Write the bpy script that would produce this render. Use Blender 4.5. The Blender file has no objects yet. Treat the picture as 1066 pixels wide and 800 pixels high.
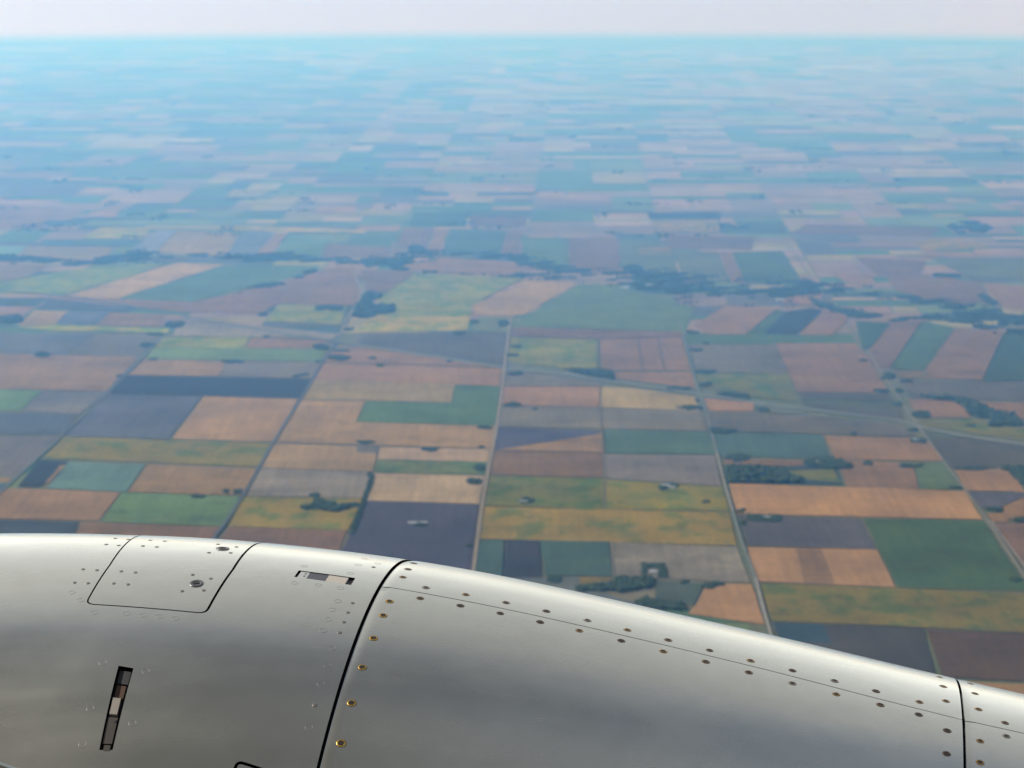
import bpy, bmesh, math, random
import numpy as np
from mathutils import Vector, Matrix, geometry

random.seed(7)
rng = np.random.default_rng(7)
sc = bpy.context.scene
COL = sc.collection
ALT = 3900.0                       # the aircraft flies 3.9 km above the plain; the camera is the origin
R = math.radians

# world positions in km on the plain, (s, phi) positions on the engine cowling
FIELDS = [('s',(0.131,0.077,0.026),[(-5.0646,21.7842),(-3.2785,21.5444),(-3.3121,19.9583),(-4.6913,20.1233)]),
('g',(0.067,0.118,0.033),[(-4.4451,20.0818),(-3.8456,19.9993),(-3.8581,19.1709),(-4.2507,19.1709)]),
('d',(0.086,0.073,0.063),[(-3.8456,19.9993),(-3.3134,19.9175),(-3.3719,19.0206),(-3.8357,19.1331)]),
('d',(0.048,0.053,0.064),[(-4.4687,19.1331),(-3.3794,19.0206),(-3.3742,18.2326),(-4.2897,18.3364)]),
('s',(0.082,0.069,0.063),[(-4.2741,18.2671),(-3.3825,18.1983),(-3.405,17.4734),(-3.4374,16.8608),(-3.9647,16.8905)]),
('s',(0.148,0.092,0.041),[(-3.8245,16.8608),(-3.4583,16.8313),(-3.4626,16.685),(-3.7927,16.7141)]),
('g',(0.035,0.06,0.073),[(-3.7864,16.685),(-3.4568,16.6561),(-3.4669,16.3159),(-3.7062,16.3159)]),
('d',(0.061,0.059,0.056),[(-5.3161,22.9032),(-3.847,22.6916),(-3.9629,21.6397),(-5.0755,21.8327)]),
('d',(0.078,0.064,0.039),[(-3.847,22.6916),(-3.2141,22.4837),(-3.2855,21.592),(-3.9629,21.6397)]),
('g',(0.071,0.107,0.028),[(-3.2203,22.0291),(-1.659,21.9305),(-1.6554,21.3098),(-3.2225,21.45)]),
('y',(0.131,0.126,0.009),[(-3.2212,22.5353),(-2.4147,22.5871),(-2.3949,21.9797),(-3.2203,22.0291)]),
('s',(0.121,0.065,0.024),[(-2.3917,22.5353),(-1.692,22.3811),(-1.6418,21.9305),(-2.3949,21.9797)]),
('s',(0.144,0.087,0.029),[(-3.2225,21.45),(-2.4832,21.3098),(-2.4695,20.6127),(-3.2486,20.6782)]),
('d',(0.086,0.07,0.051),[(-2.4832,21.3098),(-1.6436,21.2634),(-1.6756,20.5044),(-2.4669,20.5909)]),
('d',(0.012,0.014,0.016),[(-3.2615,20.6563),(-1.6756,20.5044),(-1.7015,19.6559),(-3.2724,19.8565)]),
('d',(0.054,0.053,0.065),[(-3.2848,19.8363),(-2.5025,19.7557),(-2.55,18.0961),(-3.3712,18.2155)]),
('s',(0.175,0.102,0.035),[(-2.4947,19.7557),(-1.7153,19.636),(-1.7619,17.9949),(-2.5357,18.0961)]),
('y',(0.115,0.088,0.008),[(-3.3538,18.1983),(-1.769,17.9949),(-1.7786,17.1619),(-3.3715,17.4417)]),
('d',(0.012,0.014,0.016),[(-3.3932,17.4102),(-3.162,17.3475),(-3.1594,17.2542),(-3.2084,17.2233),(-3.2046,16.5412),(-3.3816,16.5412)]),
('s',(0.137,0.084,0.038),[(-3.2084,17.2233),(-3.1539,17.2233),(-3.1784,16.685),(-3.2181,16.685)]),
('g',(0.058,0.101,0.083),[(-3.1689,17.3475),(-2.5998,17.2542),(-2.6064,16.3997),(-3.1732,16.5127)]),
('s',(0.137,0.082,0.027),[(-2.593,17.2542),(-1.7756,17.1313),(-1.8146,16.2881),(-2.6064,16.3997)]),
('s',(0.151,0.088,0.039),[(-3.4218,16.5127),(-2.6454,16.3997),(-2.6579,15.597),(-3.6913,15.6739),(-3.8231,16.2605)]),
('g',(0.062,0.102,0.033),[(-2.6454,16.3997),(-1.826,16.2743),(-1.8414,15.4455),(-2.6538,15.5716)]),
('d',(0.023,0.026,0.031),[(-3.6913,15.6739),(-2.7837,15.5716),(-2.7322,14.8198),(-3.515,14.8895)]),
('s',(0.107,0.058,0.023),[(-2.7775,15.5716),(-1.8414,15.4455),(-1.8781,14.5918),(-2.7318,14.7507)]),
('d',(0.051,0.042,0.028),[(-1.4011,22.7969),(-0.0447,22.85),(-0.058,21.1256),(-0.7028,21.592),(-1.3961,22.1286)]),
('s',(0.127,0.069,0.025),[(-1.6091,21.8327),(-1.3915,22.0539),(-0.7006,21.5208),(-0.0743,21.0346),(-1.6436,21.2634)]),
('s',(0.151,0.083,0.03),[(-1.6502,21.2403),(-0.0742,20.9894),(-0.103,20.165),(-0.4696,20.2488),(-1.6722,20.4613)]),
('s',(0.148,0.103,0.03),[(-1.6722,20.4613),(-0.4696,20.2488),(-0.483,19.4786),(-1.6998,19.636)]),
('g',(0.042,0.074,0.017),[(-1.1687,19.5373),(-0.483,19.4786),(-0.4696,20.2488),(-0.0951,20.165),(-0.1246,18.5829),(-1.1958,18.7266)]),
('s',(0.167,0.101,0.033),[(-1.7042,19.5964),(-1.1687,19.5373),(-1.1958,18.7266),(-0.1246,18.5829),(-0.1403,17.7631),(-1.7532,17.9782)]),
('s',(0.167,0.107,0.044),[(-1.7588,17.9615),(-0.9788,17.8288),(-0.9693,17.0101),(-1.7824,17.1313)]),
('s',(0.193,0.13,0.072),[(-0.9717,17.8288),(-0.1542,17.7468),(-0.1712,17.3163),(-0.9705,17.4102)]),
('y',(0.08,0.089,0.024),[(-0.9696,17.3945),(-0.1712,17.3163),(-0.1875,16.9202),(-0.9752,16.995)]),
('s',(0.208,0.148,0.084),[(-0.9744,16.98),(-0.1872,16.8905),(-0.2102,16.0559),(-0.98,16.1507)]),
('d',(0.127,0.104,0.079),[(-1.7809,17.116),(-0.9693,17.0101),(-0.9904,16.2191),(-1.8146,16.2881)]),
('y',(0.137,0.097,0.01),[(-1.8116,16.2605),(-0.9961,16.2054),(-1.0371,15.3459),(-1.8169,15.4455)]),
('s',(0.1,0.054,0.027),[(-1.8155,15.433),(-1.0432,15.3459),(-1.0774,14.3705),(-1.8665,14.5918)]),
('d',(0.032,0.026,0.039),[(-0.9864,16.1507),(-0.2164,16.0424),(-0.2429,14.1554),(-1.081,14.2622)]),
('d',(0.074,0.061,0.044),[(-1.1448,17.8949),(-0.9734,17.8618),(-0.9737,17.601),(-1.1357,17.6332)]),
('y',(0.107,0.099,0.008),[(-0.0177,22.5353),(0.782,22.4323),(0.7303,20.8996),(0.4527,20.9669),(0.1412,21.1713),(-0.0418,21.3098)]),
('s',(0.113,0.061,0.023),[(0.7995,22.4323),(1.5621,22.5353),(1.5312,20.8549),(0.7549,20.8996)]),
('s',(0.137,0.074,0.027),[(0.858,20.8105),(1.5281,20.8105),(1.5238,20.0818),(1.3264,20.2068),(0.8619,20.5044)]),
('d',(0.086,0.07,0.043),[(-0.0576,20.9444),(0.7591,20.3333),(0.7379,20.1859),(-0.0873,20.1859)]),
('s',(0.155,0.084,0.031),[(-0.0872,20.165),(0.7372,20.165),(0.691,19.2852),(-0.1031,19.4008)]),
('s',(0.18,0.127,0.041),[(0.7372,20.165),(1.0027,20.0818),(1.4815,19.7156),(1.4798,19.1709),(0.691,19.2852)]),
('d',(0.088,0.072,0.044),[(-0.1068,19.3814),(0.6903,19.2661),(1.4874,19.1709),(1.487,18.3887),(-0.1243,18.5473)]),
('d',(0.04,0.033,0.048),[(-0.1242,18.5295),(0.6825,18.4062),(0.6787,18.3017),(-0.133,17.7142)]),
('s',(0.155,0.09,0.031),[(0.6787,18.3017),(0.6619,17.6332),(-0.133,17.7142)]),
('g',(0.035,0.06,0.034),[(0.6976,18.4237),(1.4929,18.3712),(1.4789,17.5689),(0.6746,17.601)]),
('s',(0.1,0.055,0.021),[(-0.1328,17.6979),(0.6613,17.6171),(0.633,16.8313),(-0.1674,16.9202)]),
('d',(0.105,0.086,0.071),[(0.6671,17.585),(1.4693,17.537),(1.4376,16.5697),(0.6453,16.8018)]),
('y',(0.08,0.075,0.008),[(-0.1738,16.8905),(0.6386,16.8018),(0.6061,15.9089),(-0.197,16.0155)]),
('y',(0.113,0.09,0.008),[(0.6442,16.7725),(1.4418,16.5412),(1.4287,15.8561),(0.6061,15.9089)]),
('y',(0.141,0.093,0.01),[(-0.1967,15.9887),(1.4264,15.8298),(1.3992,14.9598),(-0.2106,15.1265)]),
('g',(0.026,0.046,0.035),[(-0.2163,15.1024),(-0.0481,15.1144),(-0.0561,14.0501),(-0.2263,14.1766)]),
('d',(0.016,0.014,0.019),[(-0.0481,15.1144),(0.1742,15.1024),(0.1846,14.0084),(-0.0561,14.0501)]),
('g',(0.025,0.044,0.029),[(0.1742,15.1024),(0.6114,15.0666),(0.5966,14.2407),(0.1878,14.2622)]),
('d',(0.107,0.088,0.06),[(0.623,15.0546),(1.3971,14.9363),(1.4007,14.092),(0.6022,14.2407)]),
('d',(0.059,0.062,0.052),[(-0.187,14.1979),(0.3863,14.2407),(0.5902,13.8035),(0.8987,13.4485),(0.9797,13.0739),(-0.1752,13.2587)]),
('y',(0.105,0.068,0.008),[(0.3977,14.2407),(0.59,14.2193),(0.573,14.0711),(0.387,14.0501)]),
('g',(0.036,0.046,0.031),[(0.8417,14.1554),(1.1363,14.092),(1.0351,13.6238),(0.8041,13.6832)]),
('s',(0.184,0.099,0.037),[(1.1363,14.092),(1.4043,14.0711),(1.4032,13.2213),(0.9794,13.4485),(1.0419,13.6435)]),
('g',(0.034,0.059,0.013),[(1.5939,22.7441),(3.1362,22.6916),(3.1092,22.2289),(1.5729,22.1786)]),
('d',(0.078,0.064,0.039),[(1.5903,22.1786),(2.3672,22.1286),(2.3438,20.7221),(1.5608,20.8105)]),
('s',(0.115,0.062,0.023),[(2.3776,22.2289),(3.1092,22.2289),(3.1433,21.5444),(3.0724,19.8768),(2.3186,19.9175)]),
('y',(0.071,0.069,0.008),[(1.5576,20.7662),(2.3438,20.7221),(2.2924,19.4786),(1.9159,19.7156),(1.5427,20.1233)]),
('d',(0.046,0.038,0.023),[(2.3163,19.8971),(3.0663,19.8363),(3.0691,19.5964),(2.3224,19.6757)]),
('g',(0.04,0.043,0.016),[(2.3202,19.6559),(3.0662,19.5767),(3.0578,19.1709),(2.3097,19.3621)]),
('d',(0.048,0.039,0.024),[(2.3097,19.3621),(3.0578,19.1709),(3.0265,18.7266),(2.7397,18.9463)]),
('s',(0.155,0.084,0.031),[(1.5406,19.6757),(1.9378,19.4591),(1.8972,19.1143),(1.5373,19.1331)]),
('g',(0.082,0.09,0.06),[(1.9455,19.4591),(2.3028,19.1709),(2.2854,19.0206),(1.903,19.0955)]),
('d',(0.066,0.054,0.033),[(1.5344,19.0955),(2.2833,19.002),(2.9565,18.6545),(3.0466,18.1641),(2.3208,18.2671),(1.5101,18.4062)]),
('g',(0.031,0.055,0.041),[(1.5074,18.3712),(2.3187,18.2499),(2.292,17.4102),(1.4832,17.537)]),
('s',(0.141,0.076,0.028),[(2.331,18.2326),(3.0841,18.13),(3.0934,17.3475),(2.3195,17.4102)]),
('s',(0.105,0.056,0.021),[(1.5073,17.4102),(2.1094,17.3788),(2.0673,17.1925),(1.5054,17.2233)]),
('g',(0.014,0.025,0.03),[(1.5029,17.1925),(2.2878,17.1619),(2.2684,16.5984),(1.4777,16.6561)]),
('y',(0.078,0.07,0.008),[(1.9014,17.0402),(2.2665,17.1008),(2.2694,16.6561),(2.0388,16.7725)]),
('s',(0.118,0.064,0.028),[(2.3244,17.3945),(2.8504,17.2852),(2.7715,16.456),(2.274,16.5412)]),
('g',(0.053,0.073,0.024),[(2.8504,17.2852),(3.0964,17.2852),(3.0635,16.4843),(2.7715,16.456)]),
('s',(0.198,0.107,0.04),[(1.4843,16.6561),(3.0729,16.4278),(3.0468,15.6226),(1.4595,15.7775)]),
('d',(0.049,0.04,0.04),[(1.4697,15.7515),(2.256,15.6482),(2.2491,14.8662),(1.4528,14.9598)]),
('g',(0.026,0.046,0.011),[(2.2685,15.6482),(3.042,15.597),(3.0037,14.0084),(2.9827,13.9052),(2.2454,13.9877)]),
('s',(0.184,0.099,0.037),[(1.4506,14.9363),(2.255,14.8662),(2.2343,13.9877),(1.4308,14.1131)]),
('s',(0.115,0.062,0.023),[(1.7512,14.9129),(1.9146,14.8895),(1.8903,14.0501),(1.702,14.0711)]),
('y',(0.095,0.069,0.008),[(1.4457,14.092),(2.2343,13.9877),(3.2929,13.8035),(3.1636,13.0013),(1.9698,13.2213),(1.432,13.2962)]),
('d',(0.031,0.025,0.018),[(1.4354,13.2774),(2.2626,13.1657),(2.1421,11.7542),(1.459,12.2992)]),
('g',(0.016,0.028,0.034),[(1.4354,13.2774),(1.7232,13.24),(1.7278,12.8585),(1.4465,12.9295)]),
('s',(0.053,0.028,0.011),[(2.2648,13.1472),(3.1636,13.0013),(3.0103,12.1229),(2.208,12.283)]),
('s',(0.155,0.087,0.031),[(2.1998,12.2345),(3.0029,12.0913),(2.8559,11.4628),(2.1168,11.6068)]),
('d',(0.053,0.043,0.026),[(3.2333,20.4185),(4.6199,20.3758),(4.4323,19.5177),(3.1972,19.6757)]),
('s',(0.115,0.062,0.023),[(3.1833,19.636),(3.6012,19.5964),(3.5623,18.8725),(3.1533,18.8725)]),
('s',(0.102,0.055,0.02),[(3.6488,19.5177),(4.4237,19.4786),(4.2593,18.7266),(3.7777,18.9093)]),
('y',(0.084,0.072,0.008),[(3.14,18.8358),(3.5557,18.8358),(4.1663,18.3017),(4.0629,17.8288),(3.1141,18.5829)]),
('g',(0.045,0.049,0.028),[(3.1147,18.4062),(3.3538,18.1983),(3.2227,18.0623),(3.1015,18.0623)]),
('d',(0.044,0.036,0.022),[(3.1031,18.0285),(3.3477,18.1641),(4.0343,17.6979),(3.9037,17.1008),(3.0956,17.1619)]),
('s',(0.171,0.092,0.034),[(3.1054,17.1008),(3.5054,17.0705),(3.4774,16.3997),(3.0795,16.4278)]),
('d',(0.021,0.017,0.025),[(3.5121,17.0705),(3.8971,17.0705),(3.7565,16.4278),(3.4961,16.4278)]),
('d',(0.041,0.034,0.04),[(3.0809,16.3997),(3.5171,16.3716),(3.224,15.962),(3.0797,15.9354)]),
('s',(0.118,0.064,0.024),[(3.224,15.962),(3.5171,16.3716),(3.7321,16.3159),(3.5749,15.597),(3.2007,15.6482)]),
('s',(0.121,0.065,0.024),[(3.093,15.8036),(3.2248,15.8036),(3.2055,15.5462),(3.0882,15.5462)]),
('s',(0.097,0.052,0.027),[(3.0834,15.5209),(3.6255,15.5462),(3.3021,13.844),(3.0596,14.0084)]),
('s',(0.208,0.133,0.042),[(-4.5513,24.9638),(-3.7258,27.4176),(-3.175,27.267),(-3.9811,24.807)]),
('y',(0.102,0.114,0.008),[(-5.6607,25.3156),(-4.8388,26.8246),(-3.7787,27.4935),(-4.1249,26.2561),(-4.5764,24.9954),(-4.9937,25.1865)]),
('s',(0.107,0.071,0.021),[(-6.0845,27.267),(-5.0622,27.1923),(-5.1996,26.2561),(-5.7176,25.5775)]),
('g',(0.044,0.075,0.035),[(-3.9811,24.807),(-3.1707,27.2296),(-2.0969,27.1923),(-2.4494,25.8448),(-3.2021,24.6213)]),
('s',(0.11,0.059,0.022),[(-3.1944,24.5601),(-1.9118,27.118),(-1.7322,27.118),(-1.5162,25.0588),(-1.5714,24.378),(-2.3282,24.5295)]),
('s',(0.11,0.059,0.022),[(-4.3289,24.7448),(-3.1944,24.5601),(-2.3446,24.4991),(-2.4332,23.8471),(-3.2127,23.9631)]),
('y',(0.134,0.124,0.009),[(-2.3254,24.4991),(-1.6266,24.3479),(-1.6176,23.228),(-2.3663,23.4495)]),
('d',(0.04,0.045,0.054),[(-4.6899,24.8695),(-4.3079,24.6213),(-3.6044,24.0803),(-3.9291,24.0509),(-4.6694,24.1392)]),
('s',(0.151,0.099,0.03),[(-4.6772,24.0803),(-4.3375,24.0216),(-4.3217,23.2554),(-4.6968,23.1732)]),
('d',(0.053,0.059,0.071),[(-4.3375,24.0216),(-3.9386,23.9923),(-3.9486,23.2554),(-4.3217,23.2554)]),
('s',(0.118,0.068,0.024),[(-3.9339,23.9631),(-3.3654,23.8471),(-3.32,23.1187),(-3.935,23.228)]),
('y',(0.171,0.15,0.012),[(-4.6861,23.1187),(-4.3167,23.228),(-3.2005,23.0375),(-3.1914,22.7705),(-4.33,22.9032)]),
('d',(0.121,0.099,0.072),[(-3.1753,23.6751),(-1.5814,22.6916),(-1.6518,22.4323),(-2.3943,22.5612),(-3.14,22.5871)]),
('y',(0.121,0.115,0.008),[(-1.3826,23.7322),(-1.3433,24.9323),(-1.0473,26.6086),(0.1228,26.2561),(-0.3914,24.4384),(-0.3981,23.6751)]),
('y',(0.193,0.141,0.014),[(-1.4385,22.8234),(-1.3826,23.7322),(-0.3981,23.6751),(-0.4034,22.9032)]),
('s',(0.095,0.051,0.019),[(-1.6556,26.8974),(-1.0319,26.7522),(-1.2909,25.2509),(-1.4709,25.1225)]),
('s',(0.175,0.108,0.035),[(-0.399,24.3179),(0.1219,26.0489),(0.6872,25.9125),(0.1209,23.7895),(-0.3538,23.8183)]),
('g',(0.072,0.083,0.029),[(-0.334,23.7322),(0.0741,23.6751),(-0.0268,22.7969),(-0.3855,22.9032)]),
('g',(0.051,0.075,0.02),[(0.0182,23.283),(0.6955,25.8448),(1.0758,25.7775),(1.806,24.1985),(1.619,22.85),(0.0,23.1187)]),
('s',(0.082,0.044,0.016),[(0.0,23.0645),(1.5993,22.8234),(1.5709,22.5353),(0.7828,22.4579),(-0.0177,22.5871)]),
('s',(0.124,0.067,0.025),[(-1.2569,27.118),(-0.7899,27.8014),(0.0747,27.4176),(0.3353,26.8974),(-0.1344,26.5374),(-0.9694,26.7522)]),
('s',(0.08,0.043,0.016),[(0.6772,29.5342),(1.2855,29.5342),(1.1583,26.5374),(0.6182,26.8974)]),
('g',(0.046,0.072,0.019),[(0.1377,29.5342),(0.6772,29.5342),(0.6182,26.8974),(0.0749,27.4935)]),
('s',(0.09,0.049,0.018),[(-0.0703,30.1595),(0.1402,30.0686),(0.0541,27.8014),(-0.1411,27.8794)]),
('g',(0.031,0.053,0.038),[(-0.7542,30.343),(-0.0703,30.1595),(-0.1411,27.8794),(-0.8183,28.0367)]),
('s',(0.127,0.069,0.025),[(-0.9428,30.343),(-0.7649,30.2969),(-0.8338,28.1957),(-0.9764,28.1957)]),
('s',(0.09,0.049,0.018),[(-1.3396,30.5286),(-0.9574,30.4355),(-0.9928,28.3565),(-1.3575,28.8498)]),
('g',(0.051,0.058,0.02),[(1.2781,29.3602),(1.8949,29.1881),(1.7845,26.4665),(1.4243,26.6802),(1.1967,27.1923)]),
('y',(0.118,0.073,0.008),[(1.506,28.6835),(1.8407,28.6835),(1.822,28.0367),(1.4293,28.0367)]),
('y',(0.134,0.083,0.009),[(1.7435,31.1961),(2.6032,31.1961),(2.5272,29.9783),(1.7469,29.9783)]),
('d',(0.012,0.014,0.014),[(1.7375,31.9948),(2.7015,32.0974),(2.6354,31.2938),(1.7367,31.2938)]),
('s',(0.072,0.039,0.014),[(1.7946,29.7991),(2.9008,29.622),(2.7656,28.4376),(1.7971,28.5191)]),
('g',(0.057,0.061,0.023),[(1.8423,28.3565),(2.3652,28.2759),(2.2939,25.9125),(1.8274,26.1866)]),
('s',(0.102,0.055,0.02),[(2.3652,28.2759),(2.5082,28.2759),(2.4494,25.8448),(2.304,25.9125)]),
('g',(0.029,0.046,0.012),[(2.5082,28.2759),(3.1109,28.3565),(3.0588,25.7105),(2.4494,25.8448)]),
('s',(0.127,0.069,0.025),[(1.7137,23.1732),(2.1289,24.4384),(2.6098,24.1985),(2.1678,22.6916),(1.7947,22.6916)]),
('g',(0.031,0.049,0.013),[(2.1678,22.6916),(2.6067,24.1688),(2.6758,24.0216),(2.3189,22.6916)]),
('d',(0.012,0.014,0.014),[(2.3189,22.6916),(2.6758,24.0216),(2.9572,24.258),(3.0491,24.0803),(2.6358,22.6654)]),
('s',(0.121,0.065,0.024),[(2.6358,22.6654),(3.0491,24.0803),(3.1979,24.1392),(3.2342,23.5618),(2.9519,22.6392)]),
('s',(0.131,0.07,0.026),[(2.6828,24.6213),(2.8927,25.1225),(3.2187,25.3806),(3.1287,24.807),(2.9428,24.378),(2.8039,24.4991)]),
('g',(0.021,0.037,0.008),[(3.2743,23.4495),(3.6062,23.3382),(3.2047,21.9797),(3.129,21.9305)]),
('s',(0.09,0.049,0.018),[(3.6062,23.3382),(3.9164,23.4495),(3.2314,20.9444),(3.0861,21.08),(3.16,21.7842)]),
('g',(0.031,0.053,0.013),[(3.9164,23.4495),(4.1609,23.0645),(3.5128,20.8549),(3.2314,20.9444)]),
('s',(0.107,0.058,0.021),[(4.1609,23.0645),(4.5693,22.7969),(3.9352,20.4399),(3.5203,20.5044),(3.5201,20.8996)]),
('g',(0.02,0.034,0.008),[(4.5693,22.7969),(5.1149,22.6392),(4.6293,20.4185),(3.9313,20.4185)]),
('y',(0.092,0.057,0.008),[(3.2493,20.8996),(3.521,20.8549),(3.5167,20.4828),(3.2383,20.5044)]),
('s',(0.082,0.044,0.016),[(4.0022,26.396),(4.4678,26.5374),(4.5943,24.9323),(4.6604,24.4991),(4.3419,24.3179),(3.9416,25.4459)]),
('s',(0.124,0.067,0.025),[(4.9213,25.9125),(5.7287,25.4459),(5.329,23.6183),(4.8413,24.1985)]),
('s',(0.086,0.046,0.017),[(4.4678,26.5374),(4.9011,25.9125),(4.8244,24.258),(4.6172,24.6829)]),
('s',(0.076,0.041,0.015),[(3.852,27.8794),(4.6369,27.5699),(4.384,26.4665),(3.9302,26.396)]),
('g',(0.051,0.055,0.02),[(4.6856,27.8014),(6.2269,27.7238),(5.8756,26.1176),(4.8823,26.2561)]),
('y',(0.134,0.083,0.009),[(4.7452,29.2739),(5.4848,29.2739),(5.5288,28.6011),(4.6975,28.2759)]),
('s',(0.134,0.072,0.027),[(4.6489,28.3161),(5.4524,28.1957),(5.3386,27.8794),(4.7418,27.8794)]),
('s',(0.137,0.074,0.027),[(3.4115,26.6086),(3.8473,26.5374),(3.8206,25.7775),(3.5155,25.9805)]),
('s',(0.071,0.038,0.014),[(3.6723,30.8112),(5.2834,30.4355),(5.0304,29.622),(3.3327,29.8884)]),
('s',(0.113,0.061,0.023),[(-7.3171,32.9424),(-5.8625,32.5145),(-5.8271,30.4355),(-6.7326,30.251)]),
('s',(0.155,0.084,0.031),[(-5.4607,31.9948),(-5.1207,32.9424),(-5.0589,31.491),(-5.4216,31.5407)]),
('y',(0.18,0.136,0.013),[(-5.0739,30.5286),(-4.4219,30.5286),(-4.3936,29.3602),(-5.1388,29.4469)]),
('d',(0.102,0.104,0.125),[(-4.3356,30.251),(-4.0768,30.1595),(-4.0808,28.116),(-4.4016,28.3565)]),
('s',(0.141,0.095,0.028),[(-4.0768,30.1595),(-3.2959,29.9783),(-3.2315,27.9578),(-4.0808,28.116)]),
('d',(0.069,0.077,0.093),[(-3.2959,29.9783),(-2.8734,30.0686),(-2.912,27.9185),(-3.2315,27.9578)]),
('s',(0.141,0.081,0.028),[(-2.865,29.9783),(-2.7057,29.8884),(-2.7599,27.9185),(-2.916,27.9578)]),
('g',(0.053,0.092,0.044),[(-2.7057,29.8884),(-2.1683,29.3602),(-2.1642,27.8014),(-2.7273,27.9185)]),
('s',(0.088,0.056,0.036),[(-2.1662,29.018),(-1.4279,28.6835),(-1.3814,27.7238),(-2.1642,27.8014)]),
('s',(0.127,0.093,0.034),[(-5.6494,28.7665),(-4.6296,28.6835),(-4.5605,28.0367),(-4.9159,27.5699),(-5.5752,28.0367)]),
('g',(0.082,0.143,0.122),[(-6.3921,28.6835),(-5.6574,28.8081),(-5.597,28.0367),(-6.2689,28.116)]),
('g',(0.034,0.059,0.071),[(-5.6033,29.3602),(-4.4785,29.317),(-4.5084,28.7665),(-5.467,28.8081)]),
('s',(0.175,0.095,0.035),[(-2.5675,32.6205),(-2.0428,32.7271),(-2.0229,31.9948),(-2.569,31.9948)]),
('y',(0.189,0.125,0.013),[(-3.6266,30.6223),(-2.3994,30.4355),(-1.7742,30.251),(-1.7534,29.8884),(-2.7216,30.0686),(-3.6071,30.251)]),
('s',(0.066,0.035,0.013),[(-0.5287,31.6906),(0.1844,31.6906),(0.1784,30.6223),(-0.547,30.6223)]),
('g',(0.022,0.038,0.009),[(-1.2783,31.9948),(-0.5709,31.9948),(-0.569,30.5286),(-1.2723,30.6223)])]
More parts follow.
